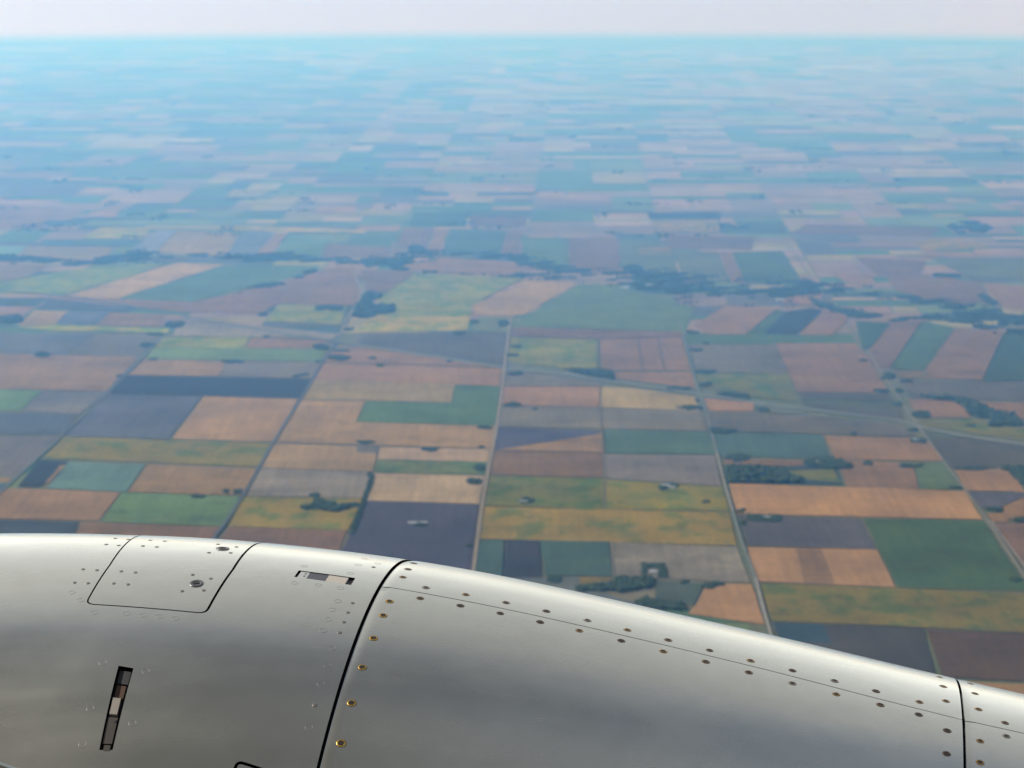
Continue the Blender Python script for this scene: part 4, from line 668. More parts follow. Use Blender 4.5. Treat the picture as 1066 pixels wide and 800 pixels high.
for lab, poly in GROVES:
    cx = sum(q[0] for q in poly) / len(poly); cy = sum(q[1] for q in poly) / len(poly)
    pts, r = grove_points([((x - cx) * KM, (y - cy) * KM) for x, y in poly], 420)
    Vt, Ft = crowns(pts, rng.uniform(.7, 1.35, len(pts)) * r)
    me = fast_mesh('tree_grove', Vt, Ft); me.materials.append(LEAF)
    o = link(bpy.data.objects.new('tree_grove', me)); o.location = plain(cx, cy, 3.0)
    tag(o, lab, 'trees', 'tree groves among the fields')

def wood(name, pts, r):
    Vt, Ft = crowns(pts, rng.uniform(.6, 1.4, len(pts)) * r)
    me = fast_mesh(name, Vt, Ft); me.materials.append(LEAF)
    o = link(bpy.data.objects.new(name, me)); o.location = (0, 0, -ALT + 3.0)
    return tag(o, kind='stuff')
def patchy(x, y):
    return math.sin(x * .0042 + 1) + math.sin(y * .0061 + x * .0019) + math.sin((x - 1.7 * y) * .0088) + .6 * math.sin(x * .019) + .6 * math.sin(y * .023 + x * .011)
for bi, B in enumerate(BELTS):
    pts = []
    for (x0, y0, h0), (x1, y1, h1) in zip(B[:-1], B[1:]):
        L = math.hypot(x1 - x0, y1 - y0) * KM; A = L * (h0 + h1) * KM
        for _ in range(int(min(A / 350, 2600)) + 10):
            t = random.random(); h = h0 + (h1 - h0) * t
            q = random.gauss(0, .62)
            X, Y = (x0 + (x1 - x0) * t) * KM, (y0 + (y1 - y0) * t + q * h) * KM
            if patchy(X, Y) < -.35 + 1.0 * abs(q) + random.uniform(-.5, .5): continue
            pts.append((X, Y))
    wood('riverside_woods', np.array(pts), 9)
TP = [(x * KM, y * KM) for x, y in TOWN]
tp, _ = grove_points(TP, 1200, False)
wood('town_woods', np.array([p for p in tp if patchy(*p) > -.9]), 12)
# shelter belts and woodlots too far off to tell apart
pts = []
for _ in range(200):
    d = random.uniform(29.5, 50); k = random.uniform(-.30, .30)
    iu = round(((d * k) * U[0] - O[0]) / S + random.choice((0, .25, .5, .5))) ; x, y = d * k, d
    l, w_ = random.choice(((.25, .05), (.12, .12), (.5, .05), (.08, .3), (.3, .12)))
    for _ in range(int(10 + 300 * l * w_)):
        pts.append(((x + random.uniform(-l, l)) * KM, (y + random.uniform(-w_, w_)) * KM))
wood('distant_woods', np.array(pts), 12)

# ------------------------------------------------------------------ farm buildings
WALLM = simple('pale_wall', (.42, .41, .38), .8)
ROOFM = simple('zinc_roof', (.36, .37, .38), .6, .1)
for lab, (x, y), L, W, Hh in BARNS:
    root = bpy.data.objects.new('farm_building', None); root.empty_display_size = 10
    link(root); root.location = plain(x, y, 9.0); root.rotation_euler.z = math.atan2(GRID_U[1], GRID_U[0])
    tag(root, lab, 'building', 'farm buildings on the plain')
    l, w = L / 2, W / 2
    vs = [(-l, -w, -6), (l, -w, -6), (l, w, -6), (-l, w, -6), (-l, -w, Hh * .6), (l, -w, Hh * .6), (l, w, Hh * .6), (-l, w, Hh * .6), (-l, 0, Hh), (l, 0, Hh)]
    mesh_obj('wall', vs, [(0, 1, 5, 4), (2, 3, 7, 6), (1, 2, 6, 9, 5), (3, 0, 4, 8, 7), (3, 2, 1, 0)], WALLM, root)
    e = 1.2; z0 = Hh * .6 - .6 * 1.0 + .3; z1 = Hh + .35; th = .4
    vs = []
    for xx in (-l - e, l + e):
        vs += [(xx, -w - e, z0), (xx, 0, z1), (xx, w + e, z0), (xx, w + e, z0 + th), (xx, 0, z1 + th), (xx, -w - e, z0 + th)]
    fs = [(0, 1, 7, 6), (1, 2, 8, 7), (2, 3, 9, 8), (3, 4, 10, 9), (4, 5, 11, 10), (5, 0, 6, 11), (5, 4, 1, 0), (4, 3, 2, 1), (6, 7, 10, 11), (7, 8, 9, 10)]
    mesh_obj('roof', vs, fs, ROOFM, root)

# ------------------------------------------------------------------ engine nacelle
Cn, An, En, Un = (np.array(q) for q in (AXIS_C, AXIS_A, AXIS_E, AXIS_U))
KS = np.array([-1.80, -1.74, -1.62, -1.45] + KNOT_S + [1.6, 2.0, 2.4]); KR = np.array([.80, .865, .925, .962] + KNOT_R + [.795, .73, .65])
def natural(xk, yk):
    n = len(xk); h = np.diff(xk); A = np.zeros((n, n)); b = np.zeros(n); A[0, 0] = A[-1, -1] = 1
    for i in range(1, n - 1):
        A[i, i - 1] = h[i - 1]; A[i, i] = 2 * (h[i - 1] + h[i]); A[i, i + 1] = h[i]
        b[i] = 6 * ((yk[i + 1] - yk[i]) / h[i] - (yk[i] - yk[i - 1]) / h[i - 1])
    return np.linalg.solve(A, b)
# the visible stretch uses the knots as fitted; the hidden ends have a spline of their own
M_in = natural(np.array(KNOT_S), np.array(KNOT_R)); M_all = natural(KS, KR)
def spl(s, xk, yk, M):
    i = np.clip(np.searchsorted(xk, s) - 1, 0, len(xk) - 2); a, b = xk[i], xk[i + 1]; h = b - a
    return (M[i] * (b - s) ** 3 + M[i + 1] * (s - a) ** 3) / (6 * h) + (yk[i] / h - M[i] * h / 6) * (b - s) + (yk[i + 1] / h - M[i + 1] * h / 6) * (s - a)
def radius(s):
    s = np.asarray(s, float)
    r_in = spl(np.clip(s, KNOT_S[0], KNOT_S[-1]), np.array(KNOT_S), np.array(KNOT_R), M_in); r_all = spl(s, KS, KR, M_all)
    w = np.clip((np.abs(s - .02) - .95) / .2, 0, 1); w = w * w * (3 - 2 * w)
    r = r_in * (1 - w) + r_all * w
    for edge, dirn, wd, dp in ((RING1, 1, .022, .0028), (RING2, 1, .022, .0028), (RING1, -1, .006, .0012), (RING2, -1, .006, .0012)):
        t = (s - edge) * dirn                                     # rounded panel edges at the two ring joints
        k = np.where((t >= 0) & (t < wd), (1 - t / wd) ** 2, 0); r = r - dp * k
    return r
def surf(s, ph, off=0.0):
    s = np.asarray(s, float); ph = np.asarray(ph, float); r = radius(s) + off
    return Cn + s[..., None] * An + r[..., None] * (np.cos(ph)[..., None] * Un - np.sin(ph)[..., None] * En)
def normal(s, ph):
    h = 1e-3
    a = surf(np.asarray(s) + h, ph) - surf(np.asarray(s) - h, ph); b = surf(s, np.asarray(ph) + h) - surf(s, np.asarray(ph) - h)
    n = np.cross(a, b); n /= np.linalg.norm(n, axis=-1, keepdims=True)
    ref = np.cos(np.asarray(ph))[..., None] * Un - np.sin(np.asarray(ph))[..., None] * En
    return n * np.sign((n * ref).sum(-1, keepdims=True))

def pip(poly, X, Y):
    poly = np.asarray(poly); c = np.zeros(len(X), bool); j = len(poly) - 1
    for i in range(len(poly)):
        yi, yj, xi, xj = poly[i, 1], poly[j, 1], poly[i, 0], poly[j, 0]
        if yi != yj:
            c ^= ((yi > Y) != (yj > Y)) & (X < (xj - xi) * (Y - yi) / (yj - yi) + xi)
        j = i
    return c
def dense(loop, step=.02):
    out = []
    for i, p in enumerate(loop):
        q = loop[(i + 1) % len(loop)]; n = max(1, int(math.ceil(max(abs(q[0] - p[0]), abs(q[1] - p[1])) / step)))
        for k in range(n):
            out.append((p[0] + (q[0] - p[0]) * k / n, p[1] + (q[1] - p[1]) * k / n))
    return out
def rounded(loop, rad, n=5):
    out = []; N = len(loop)
    for i in range(N):
        a, b, c = (np.array(loop[(i + k) % N]) for k in (-1, 0, 1))
        d1 = (a - b) / np.linalg.norm(a - b); d2 = (c - b) / np.linalg.norm(c - b)
        p, q = b + d1 * rad, b + d2 * rad
        for k in range(n + 1):
            t = k / n; out.append(tuple((1 - t) ** 2 * p + 2 * t * (1 - t) * b + t * t * q))
    return out
def panel(name, outer, holes, mat, parent, depth=.008, off=0.0, step=.024):
    """a sheet-metal panel bent to the cowling: outline and openings in (s, phi), rim turned inwards by depth"""
    outer = dense(outer, step); holes = [dense(h, .012) for h in holes]
    pts = []; edges = []
    for loop in [outer] + holes:
        b = len(pts); pts += loop; edges += [(b + i, b + (i + 1) % len(loop)) for i in range(len(loop))]
    o = np.array(outer); s0, s1 = o[:, 0].min(), o[:, 0].max(); p0, p1 = o[:, 1].min(), o[:, 1].max()
    gs = np.arange(s0 + step / 2, s1, step)
    gp = np.concatenate([np.arange(p0 + .06, -.62, .12), np.arange(max(p0, -.6) + step / 2, min(p1, 1.15), step), np.arange(max(1.2, p0), p1 - .04, .12)])
    X, Y = (q.ravel() for q in np.meshgrid(gs, gp)); ok = pip(outer, X, Y)
    for h in holes: ok &= ~pip(h, X, Y)
    B = np.array(pts); X, Y = X[ok], Y[ok]
    keep = np.ones(len(X), bool)
    for k in range(0, len(B), 200):
        d = np.hypot(X[:, None] - B[None, k:k + 200, 0], Y[:, None] - B[None, k:k + 200, 1]).min(1); keep &= d > .006
    # rows of points right at the rolled edges, in step with the points of the edge itself
    s0_, s1_ = s0, s1; keep &= True
    near = []
    for edge, sg in ((s0, 1), (s1, -1)):
        if min(abs(edge - RING1), abs(edge - RING2)) > .012: continue
        keep &= (np.abs(X - edge) > .030)
        for ds in (.0025, .005, .008, .012, .017, .023):
            near += [(edge + sg * ds, q[1]) for q in outer if abs(q[0] - edge) < 1e-5 and -.7 < q[1] < 1.3 and p0 + .01 < q[1] < p1 - .01]
    pts += list(zip(X[keep], Y[keep]))
    if near:
        nr = np.array(near); okn = pip(outer, nr[:, 0], nr[:, 1])
        dmin = np.abs(nr[:, None, 1] - B[None, :, 1]) * 0 + np.hypot(nr[:, None, 0] - B[None, :, 0], nr[:, None, 1] - B[None, :, 1]); okn &= dmin.min(1) > .0012
        pts += [tuple(q) for q in nr[okn]]
    vv, ee, ff, *_ = geometry.delaunay_2d_cdt([Vector((float(a), float(b))) for a, b in pts], edges, [], 0, 1e-6)
    P = np.array([tuple(q) for q in vv]); T = np.array([tuple(f) for f in ff if len(f) == 3])
    c = P[T].mean(1); ok = pip(outer, c[:, 0], c[:, 1])
    for h in holes: ok &= ~pip(h, c[:, 0], c[:, 1])
    T = T[ok]; used = np.unique(T); remap = -np.ones(len(P), int); remap[used] = np.arange(len(used)); P = P[used]; T = remap[T]
    W = surf(P[:, 0], P[:, 1], off); N = normal(P[:, 0], P[:, 1])
    fn = np.cross(W[T[:, 1]] - W[T[:, 0]], W[T[:, 2]] - W[T[:, 0]]); flip = (fn * N[T[:, 0]]).sum(1) < 0
    T[flip] = T[flip][:, ::-1]
    verts = W.tolist(); norms = N.tolist(); faces = [tuple(t) for t in T]
    for loop in [outer] + holes:
        L = np.array(loop); a = surf(L[:, 0], L[:, 1], off); b = surf(L[:, 0], L[:, 1], off - depth); n = len(L)
        ctr = None
        b0 = len(verts); verts += a.tolist() + b.tolist()
        for i in range(n):
            j = (i + 1) % n; faces.append((b0 + i, b0 + j, b0 + n + j, b0 + n + i))
        nn = normal(L[:, 0], L[:, 1]); tg = np.roll(a, -1, 0) - np.roll(a, 1, 0); sd = np.cross(tg, nn); sd /= np.linalg.norm(sd, axis=1, keepdims=True) + 1e-12
        norms += sd.tolist() * 2
    return mesh_obj(name, verts, faces, mat, parent, smooth=True, normals=norms)
def slab(name, quad, mat, parent, top=0.0, bot=-.01, nu=4, nv=10):
    """thin plate following the cowling between two depths; quad = 4 (s, phi) corners"""
    q = [np.array(c) for c in quad]; vs = []; 
    for off in (top, bot):
        for i in range(nu + 1):
            for j in range(nv + 1):
                a, b = i / nu, j / nv
                p = q[0] * (1 - a) * (1 - b) + q[1] * a * (1 - b) + q[2] * a * b + q[3] * (1 - a) * b
                vs.append(surf(p[0], p[1], off).tolist())
    n1 = (nu + 1) * (nv + 1); I = lambda i, j, k: k * n1 + i * (nv + 1) + j; fs = []
    for i in range(nu):
        for j in range(nv):
            fs.append((I(i, j, 0), I(i + 1, j, 0), I(i + 1, j + 1, 0), I(i, j + 1, 0)))
            fs.append((I(i, j, 1), I(i, j + 1, 1), I(i + 1, j + 1, 1), I(i + 1, j, 1)))
    for i in range(nu):
        fs.append((I(i, 0, 0), I(i, 0, 1), I(i + 1, 0, 1), I(i + 1, 0, 0))); fs.append((I(i, nv, 0), I(i + 1, nv, 0), I(i + 1, nv, 1), I(i, nv, 1)))
    for j in range(nv):
        fs.append((I(0, j, 0), I(0, j + 1, 0), I(0, j + 1, 1), I(0, j, 1))); fs.append((I(nu, j, 0), I(nu, j, 1), I(nu, j + 1, 1), I(nu, j + 1, 0)))
    me_o = mesh_obj(name, vs, fs, mat, parent)
    bm = bmesh.new(); bm.from_mesh(me_o.data); bmesh.ops.recalc_face_normals(bm, faces=bm.faces); bm.to_mesh(me_o.data); bm.free()
    return me_o

def paint(name, tint=1.0, rough=.24):
    t = NT(name)
    tc = t.node('ShaderNodeTexCoord').outputs['Object']
    a = t.noise(tc, 1.6, 4, .6); b = t.noise(tc, 22, 4, .65); c = t.noise(t.stretch(tc, 1.2, 14), 1.0, 2, .5)
    f = t.math('MULTIPLY', t.rng(a, .3, .7, .95, 1.05), t.rng(b, .3, .7, .97, 1.03))
    col = t.node('ShaderNodeRGB'); col.outputs[0].default_value = (.55 * tint, .53 * tint, .44 * tint, 1)
    base = t.scalecol(col.outputs[0], f)
    grime = t.math('MULTIPLY', t.rng(c, .54, .8, 0, .09), t.rng(a, .35, .65, 0, 1))
    base = t.mix(grime, base, (.30, .27, .22))
    sp_ = t.node('ShaderNodeTexVoronoi'); sp_.inputs['Scale'].default_value = 55; t.l(tc, sp_.inputs['Vector'])
    speck = t.math('MULTIPLY', t.rng(sp_.outputs['Distance'], .04, .07, .55, 0), t.rng(t.noise(tc, 6, 2), .66, .74, 0, .6))
    base = t.mix(speck, base, (.2, .18, .15))
    t.l(base, t.b.inputs['Base Color'])
    t.l(t.rng(t.math('ADD', a, t.math('MULTIPLY', c, .5)), .5, 1.0, rough - .05, rough + .10), t.b.inputs['Roughness'])
    t.b.inputs['Metallic'].default_value = .88
    t.b.inputs['Coat Weight'].default_value = .3; t.b.inputs['Coat Roughness'].default_value = .14
    bp = t.node('ShaderNodeBump'); bp.inputs['Strength'].default_value = .16; bp.inputs['Distance'].default_value = .01
    t.l(t.noise(tc, 5, 2), bp.inputs['Height']); t.l(bp.outputs[0], t.b.inputs['Normal'])
    return t.m
PAINT = paint('grey_cowl_paint'); PAINT2 = paint('grey_reverser_paint', .98, .25)
DARK = simple('dark_gap', (.012, .012, .012), .8, 0, .2)
BLACK = simple('black_rubber', (.015, .014, .013), .6)
LIPM = simple('polished_lip', (.75, .75, .76), .18, 1)

eng = bpy.data.objects.new('engine_nacelle', None); eng.empty_display_size = .3; link(eng)
eng.location = tuple(Cn)
tag(eng, 'silver-grey jet engine nacelle below the camera with dark panel gaps and gold screws', 'jet engine')
_par = bpy.data.objects                                             # parts are modelled in world space, then parented
def adopt(o):
    o.matrix_parent_inverse = Matrix.Translation(-Vector(Cn)); return o

def seam_phi(s): return float(np.interp(s, [q[0] for q in SEAM], [q[1] for q in SEAM]))
LIP = -1.52
GAP = .0056
lo, hi = -2.9, 2.9
fan_outer = [(LIP + .002, lo), (RING1 - GAP, lo), (RING1 - GAP, hi), (LIP + .002, hi)]
door = DOOR_HOLE
def round_some(loop, idx, rad):
    out = []
    for i in range(len(loop)):
        if i in idx:
            a, b, c = (np.array(loop[(i + k) % len(loop)]) for k in (-1, 0, 1)); d1 = (a - b) / np.linalg.norm(a - b); d2 = (c - b) / np.linalg.norm(c - b)
            for k in range(6):
                t = k / 5; out.append(tuple((1 - t) ** 2 * (b + d1 * rad) + 2 * t * (1 - t) * b + t * t * (b + d2 * rad)))
        else: out.append(loop[i])
    return out
door_hole = round_some(door, (0, 3, 4, 7), .020)
door_hole_r = door_hole
door_in = inset(door_hole, .0034)
door_in = [(x - (.0016 if x > sum(q[0] for q in door) / len(door) else 0), y) for x, y in door_in]
low = SERVICE_HOLE
low_hole = rounded(low, .016); low_in = inset(low_hole, .0062)
lat = LATCH_HOLE
pla = PLATE_HOLE
P_ = lambda *a, **k: adopt(panel(*a, parent=eng, **k))
fan = P_('fan_cowl', fan_outer, [door_hole, low_hole, lat, pla], PAINT)
dr = P_('access_door', door_in, [], PAINT)
lowdoor = P_('service_door', low_in, [], PAINT)
sk = [tuple(q) for q in SEAM]
sk = [(RING1, seam_phi(RING1))] + [q for q in sk if RING1 + .02 < q[0] < RING2 - .02] + [(RING2, seam_phi(RING2))]
g2 = .0014
up = [(RING1 + GAP * .1, lo), (RING2 - .0030, lo)] + [(min(s, RING2 - .0030) if s > .8 else max(s, RING1 + GAP * .1), p - g2) for s, p in sk[::-1]]
dn = [(max(s, RING1 + GAP * .1) if s < 0 else min(s, RING2 - .0030), p + g2) for s, p in sk] + [(RING2 - .0030, hi), (RING1 + GAP * .1, hi)]
rev_up = P_('upper_reverser_panel', up, [], PAINT2)
rev_dn = P_('lower_reverser_panel', dn, [], PAINT2)
ak = [(RING2 + .0030, seam_phi(RING2)), SEAM[-1], (1.3, SEAM[-1][1] + .05), (2.38, SEAM[-1][1] + .16)]
aft_up = P_('upper_aft_panel', [(RING2 + .0030, lo), (2.38, lo)] + [(s, p - g2) for s, p in ak[::-1]], [], PAINT2)
aft_dn = P_('lower_aft_panel', [(s, p + g2) for s, p in ak] + [(2.38, hi), (RING2 + .0030, hi)], [], PAINT2)
# inner barrel seen as black through the joints, rolled lip and duct at the front
def lathe(name, prof, mat, off=0, n=96):
    vs, fs = [], []
    for s, r in prof:
        for k in range(n):
            ph = 2 * math.pi * k / n; vs.append((Cn + s * An + r * (math.cos(ph) * Un - math.sin(ph) * En)).tolist())
    for i in range(len(prof) - 1):
        for k in range(n):
            fs.append((i * n + k, (i + 1) * n + k, (i + 1) * n + (k + 1) % n, i * n + (k + 1) % n))
    o = mesh_obj(name, vs, fs, mat, eng, smooth=True)
    bm = bmesh.new(); bm.from_mesh(o.data); bmesh.ops.recalc_face_normals(bm, faces=bm.faces); bm.to_mesh(o.data); bm.free()
    return adopt(o)
lathe('inner_barrel', [(s, float(radius(s)) - .014) for s in np.arange(-1.5, 2.36, .05)], DARK)
lathe('inlet_lip', [(s, float(radius(s))) for s in (LIP, -1.58, -1.64, -1.70, -1.75, -1.785)] + [(-1.80, .795), (-1.795, .77), (-1.76, .748), (-1.68, .735), (-1.55, .74)], LIPM)
lathe('inlet_duct', [(-1.55, .741), (-1.3, .76), (-1.0, .78), (-.98, .30), (-1.25, .02)], DARK)
lathe('exhaust_nozzle', [(2.385, float(radius(2.38)) - .012), (2.30, .62), (1.9, .58), (1.9, .38), (2.9, .22), (3.2, .02)], simple('burnt_nozzle', (.25, .22, .2), .35, 1))

# --- flush latch on the cowl (long, along the girth) and the flush hinge plate
STEEL = simple('latch_steel', (.55, .52, .47), .35, .8); BROWN = simple('latch_bronze', (.06, .05, .04), .45, .3); RUST = simple('latch_rust', (.07, .035, .018), .5, .2)
SLATE = simple('slate_plate', (.035, .037, .042), .5); BEIGE = simple('beige_plate', (.34, .30, .24), .5); WORN = simple('worn_button', (.25, .215, .175), .45, .2); LGREY = simple('pale_tab', (.30, .30, .28), .45)
def lerp(quad, a0, a1, b0, b1):
    q = [np.array(c) for c in quad]; f = lambda a, b: tuple(q[0] * (1 - a) * (1 - b) + q[1] * a * (1 - b) + q[2] * a * b + q[3] * (1 - a) * b)
    return [f(a0, b0), f(a1, b0), f(a1, b1), f(a0, b1)]
lt = bpy.data.objects.new('cowl_latch', None)
lt = adopt(slab('cowl_latch', lerp(lat, .02, .98, .01, .99), DARK, eng, -.0105, -.0135))
def sub(parent, name, quad, mat, top, bot, **k):
    o = slab(name, quad, mat, parent, top, bot, **k); o.matrix_parent_inverse = (Matrix.Translation(Vector(Cn)) if False else Matrix.Identity(4)); 
    o.matrix_parent_inverse = parent_inverse(parent); return o
def parent_inverse(p):
    # parts keep their modelled world place: undo the parent's transform
    m = Matrix.Identity(4)
    chain = []
    while p is not None:
        chain.append(p); p = p.parent
    w = Matrix.Identity(4)
    for q in reversed(chain):
        w = w @ q.matrix_parent_inverse @ Matrix.LocRotScale(q.location, q.rotation_euler, q.scale)
    return w.inverted()
sub(lt, 'latch_hook', lerp(lat, .14, .88, .03, .20), BLACK, -.0055, -.010)
sub(lt, 'latch_spring', lerp(lat, .18, .80, .22, .375), RUST, -.0062, -.010)
sub(lt, 'latch_button', lerp(lat, .16, .70, .395, .59), WORN, -.0015, -.009)
sub(lt, 'latch_handle', lerp(lat, .12, .82, .625, .925), BROWN, -.0022, -.009)
sub(lt, 'latch_pin', lerp(lat, .60, .74, .655, .685), BLACK, -.0014, -.0022, nu=1, nv=1)
sub(lt, 'latch_tab', lerp(lat, .30, .78, .95, 1.01), BROWN, .0006, -.006)
hp = adopt(slab('hinge_plate', lerp(pla, .01, .99, .03, .97), BLACK, eng, -.0048, -.009))
sub(hp, 'latch_tab', lerp(pla, .045, .205, .05, .95), LGREY, -.0012, -.0047)
for bq in (.32, .66):
    sub(hp, 'pin_hole', lerp(pla, .135, .16, bq - .06, bq + .06), BLACK, -.0006, -.0011, nu=1, nv=1)
sub(hp, 'dark_slide', lerp(pla, .21, .535, .05, .95), SLATE, -.0012, -.0047)
sub(hp, 'latch_button', lerp(pla, .54, .885, .05, .95), BEIGE, -.0010, -.0047)

# --- fasteners
def screw_mesh():
    bm = bmesh.new(); n = 20
    prof = [(.0092, .0002, 1), (.0084, .0004, 1), (.0082, .0006, 0), (.0070, .0011, 0), (.0054, .0010, 0), (.0046, .0004, 1)]
    ringsv = [[bm.verts.new((r * math.cos(2 * math.pi * k / n), r * math.sin(2 * math.pi * k / n), z)) for k in range(n)] for r, z, _ in prof]
    for i in range(len(prof) - 1):
        for k in range(n):
            f = bm.faces.new((ringsv[i][k], ringsv[i][(k + 1) % n], ringsv[i + 1][(k + 1) % n], ringsv[i + 1][k])); f.material_index = 1 if (prof[i][2] and prof[i + 1][2]) or i == 4 else 0; f.smooth = True
    f = bm.faces.new(ringsv[-1]); f.material_index = 1
    for ang in (.4, .4 + math.pi / 2):                              # cross recess
        c, s_ = math.cos(ang), math.sin(ang); q = []
        for a, b in ((-.0062, -.0013), (.0062, -.0013), (.0062, .0013), (-.0062, .0013)):
            q.append(bm.verts.new((a * c - b * s_, a * s_ + b * c, .0012 + ang * 1e-5)))
        f = bm.faces.new(q); f.material_index = 1
    me = bpy.data.meshes.new('screw'); bm.to_mesh(me); bm.free(); return me
def object_colour_metal(name, rough, metal):
    t = NT(name); t.l(t.node('ShaderNodeObjectInfo').outputs['Color'], t.b.inputs['Base Color'])
    t.b.inputs['Roughness'].default_value = rough; t.b.inputs['Metallic'].default_value = metal
    return t.m
SM = screw_mesh(); SM.materials.append(object_colour_metal('screw_metal', .35, .85)); SM.materials.append(simple('screw_recess', (.02, .014, .010), .6))
def disc_mesh(name, prof, n=18):
    bm = bmesh.new(); rv = [[bm.verts.new((r * math.cos(2 * math.pi * k / n), r * math.sin(2 * math.pi * k / n), z)) for k in range(n)] for r, z in prof]
    for i in range(len(prof) - 1):
        for k in range(n):
            f = bm.faces.new((rv[i][k], rv[i][(k + 1) % n], rv[i + 1][(k + 1) % n], rv[i + 1][k])); f.smooth = True
    if prof[-1][0] < .006: bm.faces.new(rv[-1])
    me = bpy.data.meshes.new(name); bm.to_mesh(me); bm.free(); return me
RV = disc_mesh('rivet', [(.0046, .0001), (.0040, .0007), (.0026, .0004), (.0015, .0009)]); RV.materials.append(simple('rivet_metal', (.16, .145, .125), .45, .4))
PL = disc_mesh('plug', [(.0074, .00005), (.0073, .00015), (.0066, .00015), (.0065, .00005)], 22); PL.materials.append(simple('filler_ring', (.22, .21, .19), .5, .6))
def place(me, name, s, ph, parent, spin=0.0, scale=1.0, colour=None):
    o = link(bpy.data.objects.new(name, me), parent)
    n = Vector(normal(np.array(s), np.array(ph)).tolist()); x = Vector(An.tolist()); x = (x - n * x.dot(n)).normalized(); y = n.cross(x)
    W = Matrix((x, y, n)).transposed().to_4x4() @ Matrix.Rotation(spin, 4, 'Z') @ Matrix.Diagonal((scale, scale, scale, 1))
    W.translation = Vector(surf(np.array(s), np.array(ph)).tolist())
    o.matrix_basis = parent_inverse(parent) @ W
    if colour: o.color = (*colour, 1)
    return o
GOLDS = [(.60, .36, .07), (.42, .24, .07), (.26, .16, .07), (.38, .31, .22), (.16, .10, .055)]
for i, (s, ph) in enumerate(SCREWS):
    if s < RING2: par = rev_up if ph < seam_phi(s) else rev_dn
    else: par = aft_up if ph < seam_phi(s) else aft_dn
    col = GOLDS[0] if i < 6 else GOLDS[rng.integers(1, 5)]
    place(SM, 'screw', s, ph, par, rng.uniform(0, 3), (.92 if i >= 6 else 1.0) * float(rng.uniform(.95, 1.04)), col)
for s, ph in RIVETS:
    inside_door = pip(door_in, np.array([s]), np.array([ph]))[0]
    place(RV, 'rivet', s, ph, dr if inside_door else fan)
for s, ph in PLUGS:
    place(PL, 'filler_plug', s, ph, fan)
QP = disc_mesh('quarter_turn', [(.0145, .0002), (.0138, .0016), (.0090, .0016), (.0084, .0008), (.0050, .0010)], 24)
QP.materials.append(simple('quarter_turn_metal', (.10, .10, .095), .4, .6))
SL = bpy.data.meshes.new('quarter_turn_slot')
SL.from_pydata([(-.0060, -.0022, .0022), (.0060, -.0022, .0022), (.0060, .0022, .0022), (-.0060, .0022, .0022), (-.0060, -.0022, .0005), (.0060, -.0022, .0005), (.0060, .0022, .0005), (-.0060, .0022, .0005)], [], [(0, 1, 2, 3), (0, 4, 5, 1), (1, 5, 6, 2), (2, 6, 7, 3), (3, 7, 4, 0), (7, 6, 5, 4)])
SL.materials.append(BLACK)
for s, ph in QTURN:
    o = place(QP, 'quarter_turn', s, ph, dr, 0); o.matrix_basis = o.matrix_basis @ Matrix.Diagonal((1.0, 1.12, 1, 1))
    place(SL, 'fastener_slot', s, ph, dr, .5)
# strake (flow fin) on the near side of the cowl
def fin():
    out = []
    for (s, h) in ((-1.35, 0.0), (-1.10, .19), (-.93, .17), (-.66, .0)):
        for off in (-.02, h):
            for tphi in (-.0022, .0022):
                out.append(surf(np.array(s), np.array(.76 + tphi), off if off < 0 else max(h, -.005)).tolist())
    fs = []
    for i in range(3):
        b = i * 4; c = b + 4
        fs += [(b, b + 2, c + 2, c), (b + 1, c + 1, c + 3, b + 3), (b + 2, b + 3, c + 3, c + 2)]
    o = mesh_obj('strake', out, fs, PAINT2, eng); return adopt(o)
fin()

# ------------------------------------------------------------------ haze
def air(name, x0, x1, y0, y1, zb, zt, col, per_alt, g, soak=(1, 1, 1)):
    bm = bmesh.new()
    vs = [bm.verts.new(p) for p in ((x0, y0, zb), (x1, y0, zb), (x1, y1, zb), (x0, y1, zb), (x0, y0, zt), (x1, y0, zt), (x1, y1, zt), (x0, y1, zt))]
    for f in ((3, 2, 1, 0), (4, 5, 6, 7), (0, 1, 5, 4), (1, 2, 6, 5), (2, 3, 7, 6), (3, 0, 4, 7)): bm.faces.new([vs[i] for i in f])
    me = bpy.data.meshes.new(name); bm.to_mesh(me); bm.free()
    tag(link(bpy.data.objects.new(name, me)), kind='stuff')
    hm = bpy.data.materials.new(name + '_air'); hm.use_nodes = True; nt = hm.node_tree; nt.nodes.remove(nt.nodes['Principled BSDF'])
    pv = nt.nodes.new('ShaderNodeVolumePrincipled')
    pv.inputs['Color'].default_value = (*col, 1); pv.inputs['Absorption Color'].default_value = (*soak, 1)
    pv.inputs['Density'].default_value = per_alt / ALT; pv.inputs['Anisotropy'].default_value = g
    nt.links.new(pv.outputs[0], nt.nodes['Material Output'].inputs['Volume'])
    me.materials.append(hm)
air('haze', -76e3, 76e3, -76e3, 76e3, -ALT - 1.0, 6.0, (.167, .50, 1.0), .036, .55)          # all the air between the camera and the plain
air('mist', -75e3, 75e3, 16e3, 75e3, -ALT - .5, -300.0, (.105, .335, .92), .170, .55, (1, 1, 0))           # the thicker bluish mist over the far plain

# ------------------------------------------------------------------ light, sky, camera
SUN_EL, SUN_AZ = 31.0, -74.0           # azimuth from the view direction, negative = left
sd = Vector((math.sin(R(SUN_AZ)) * math.cos(R(SUN_EL)), math.cos(R(SUN_AZ)) * math.cos(R(SUN_EL)), math.sin(R(SUN_EL))))
L = bpy.data.lights.new('sun', 'SUN'); L.energy = 4.6; L.angle = R(.53); L.color = (1, .96, .90)
lo_ = link(bpy.data.objects.new('sun', L)); lo_.rotation_euler = sd.to_track_quat('Z', 'Y').to_euler(); lo_.location = sd * 50

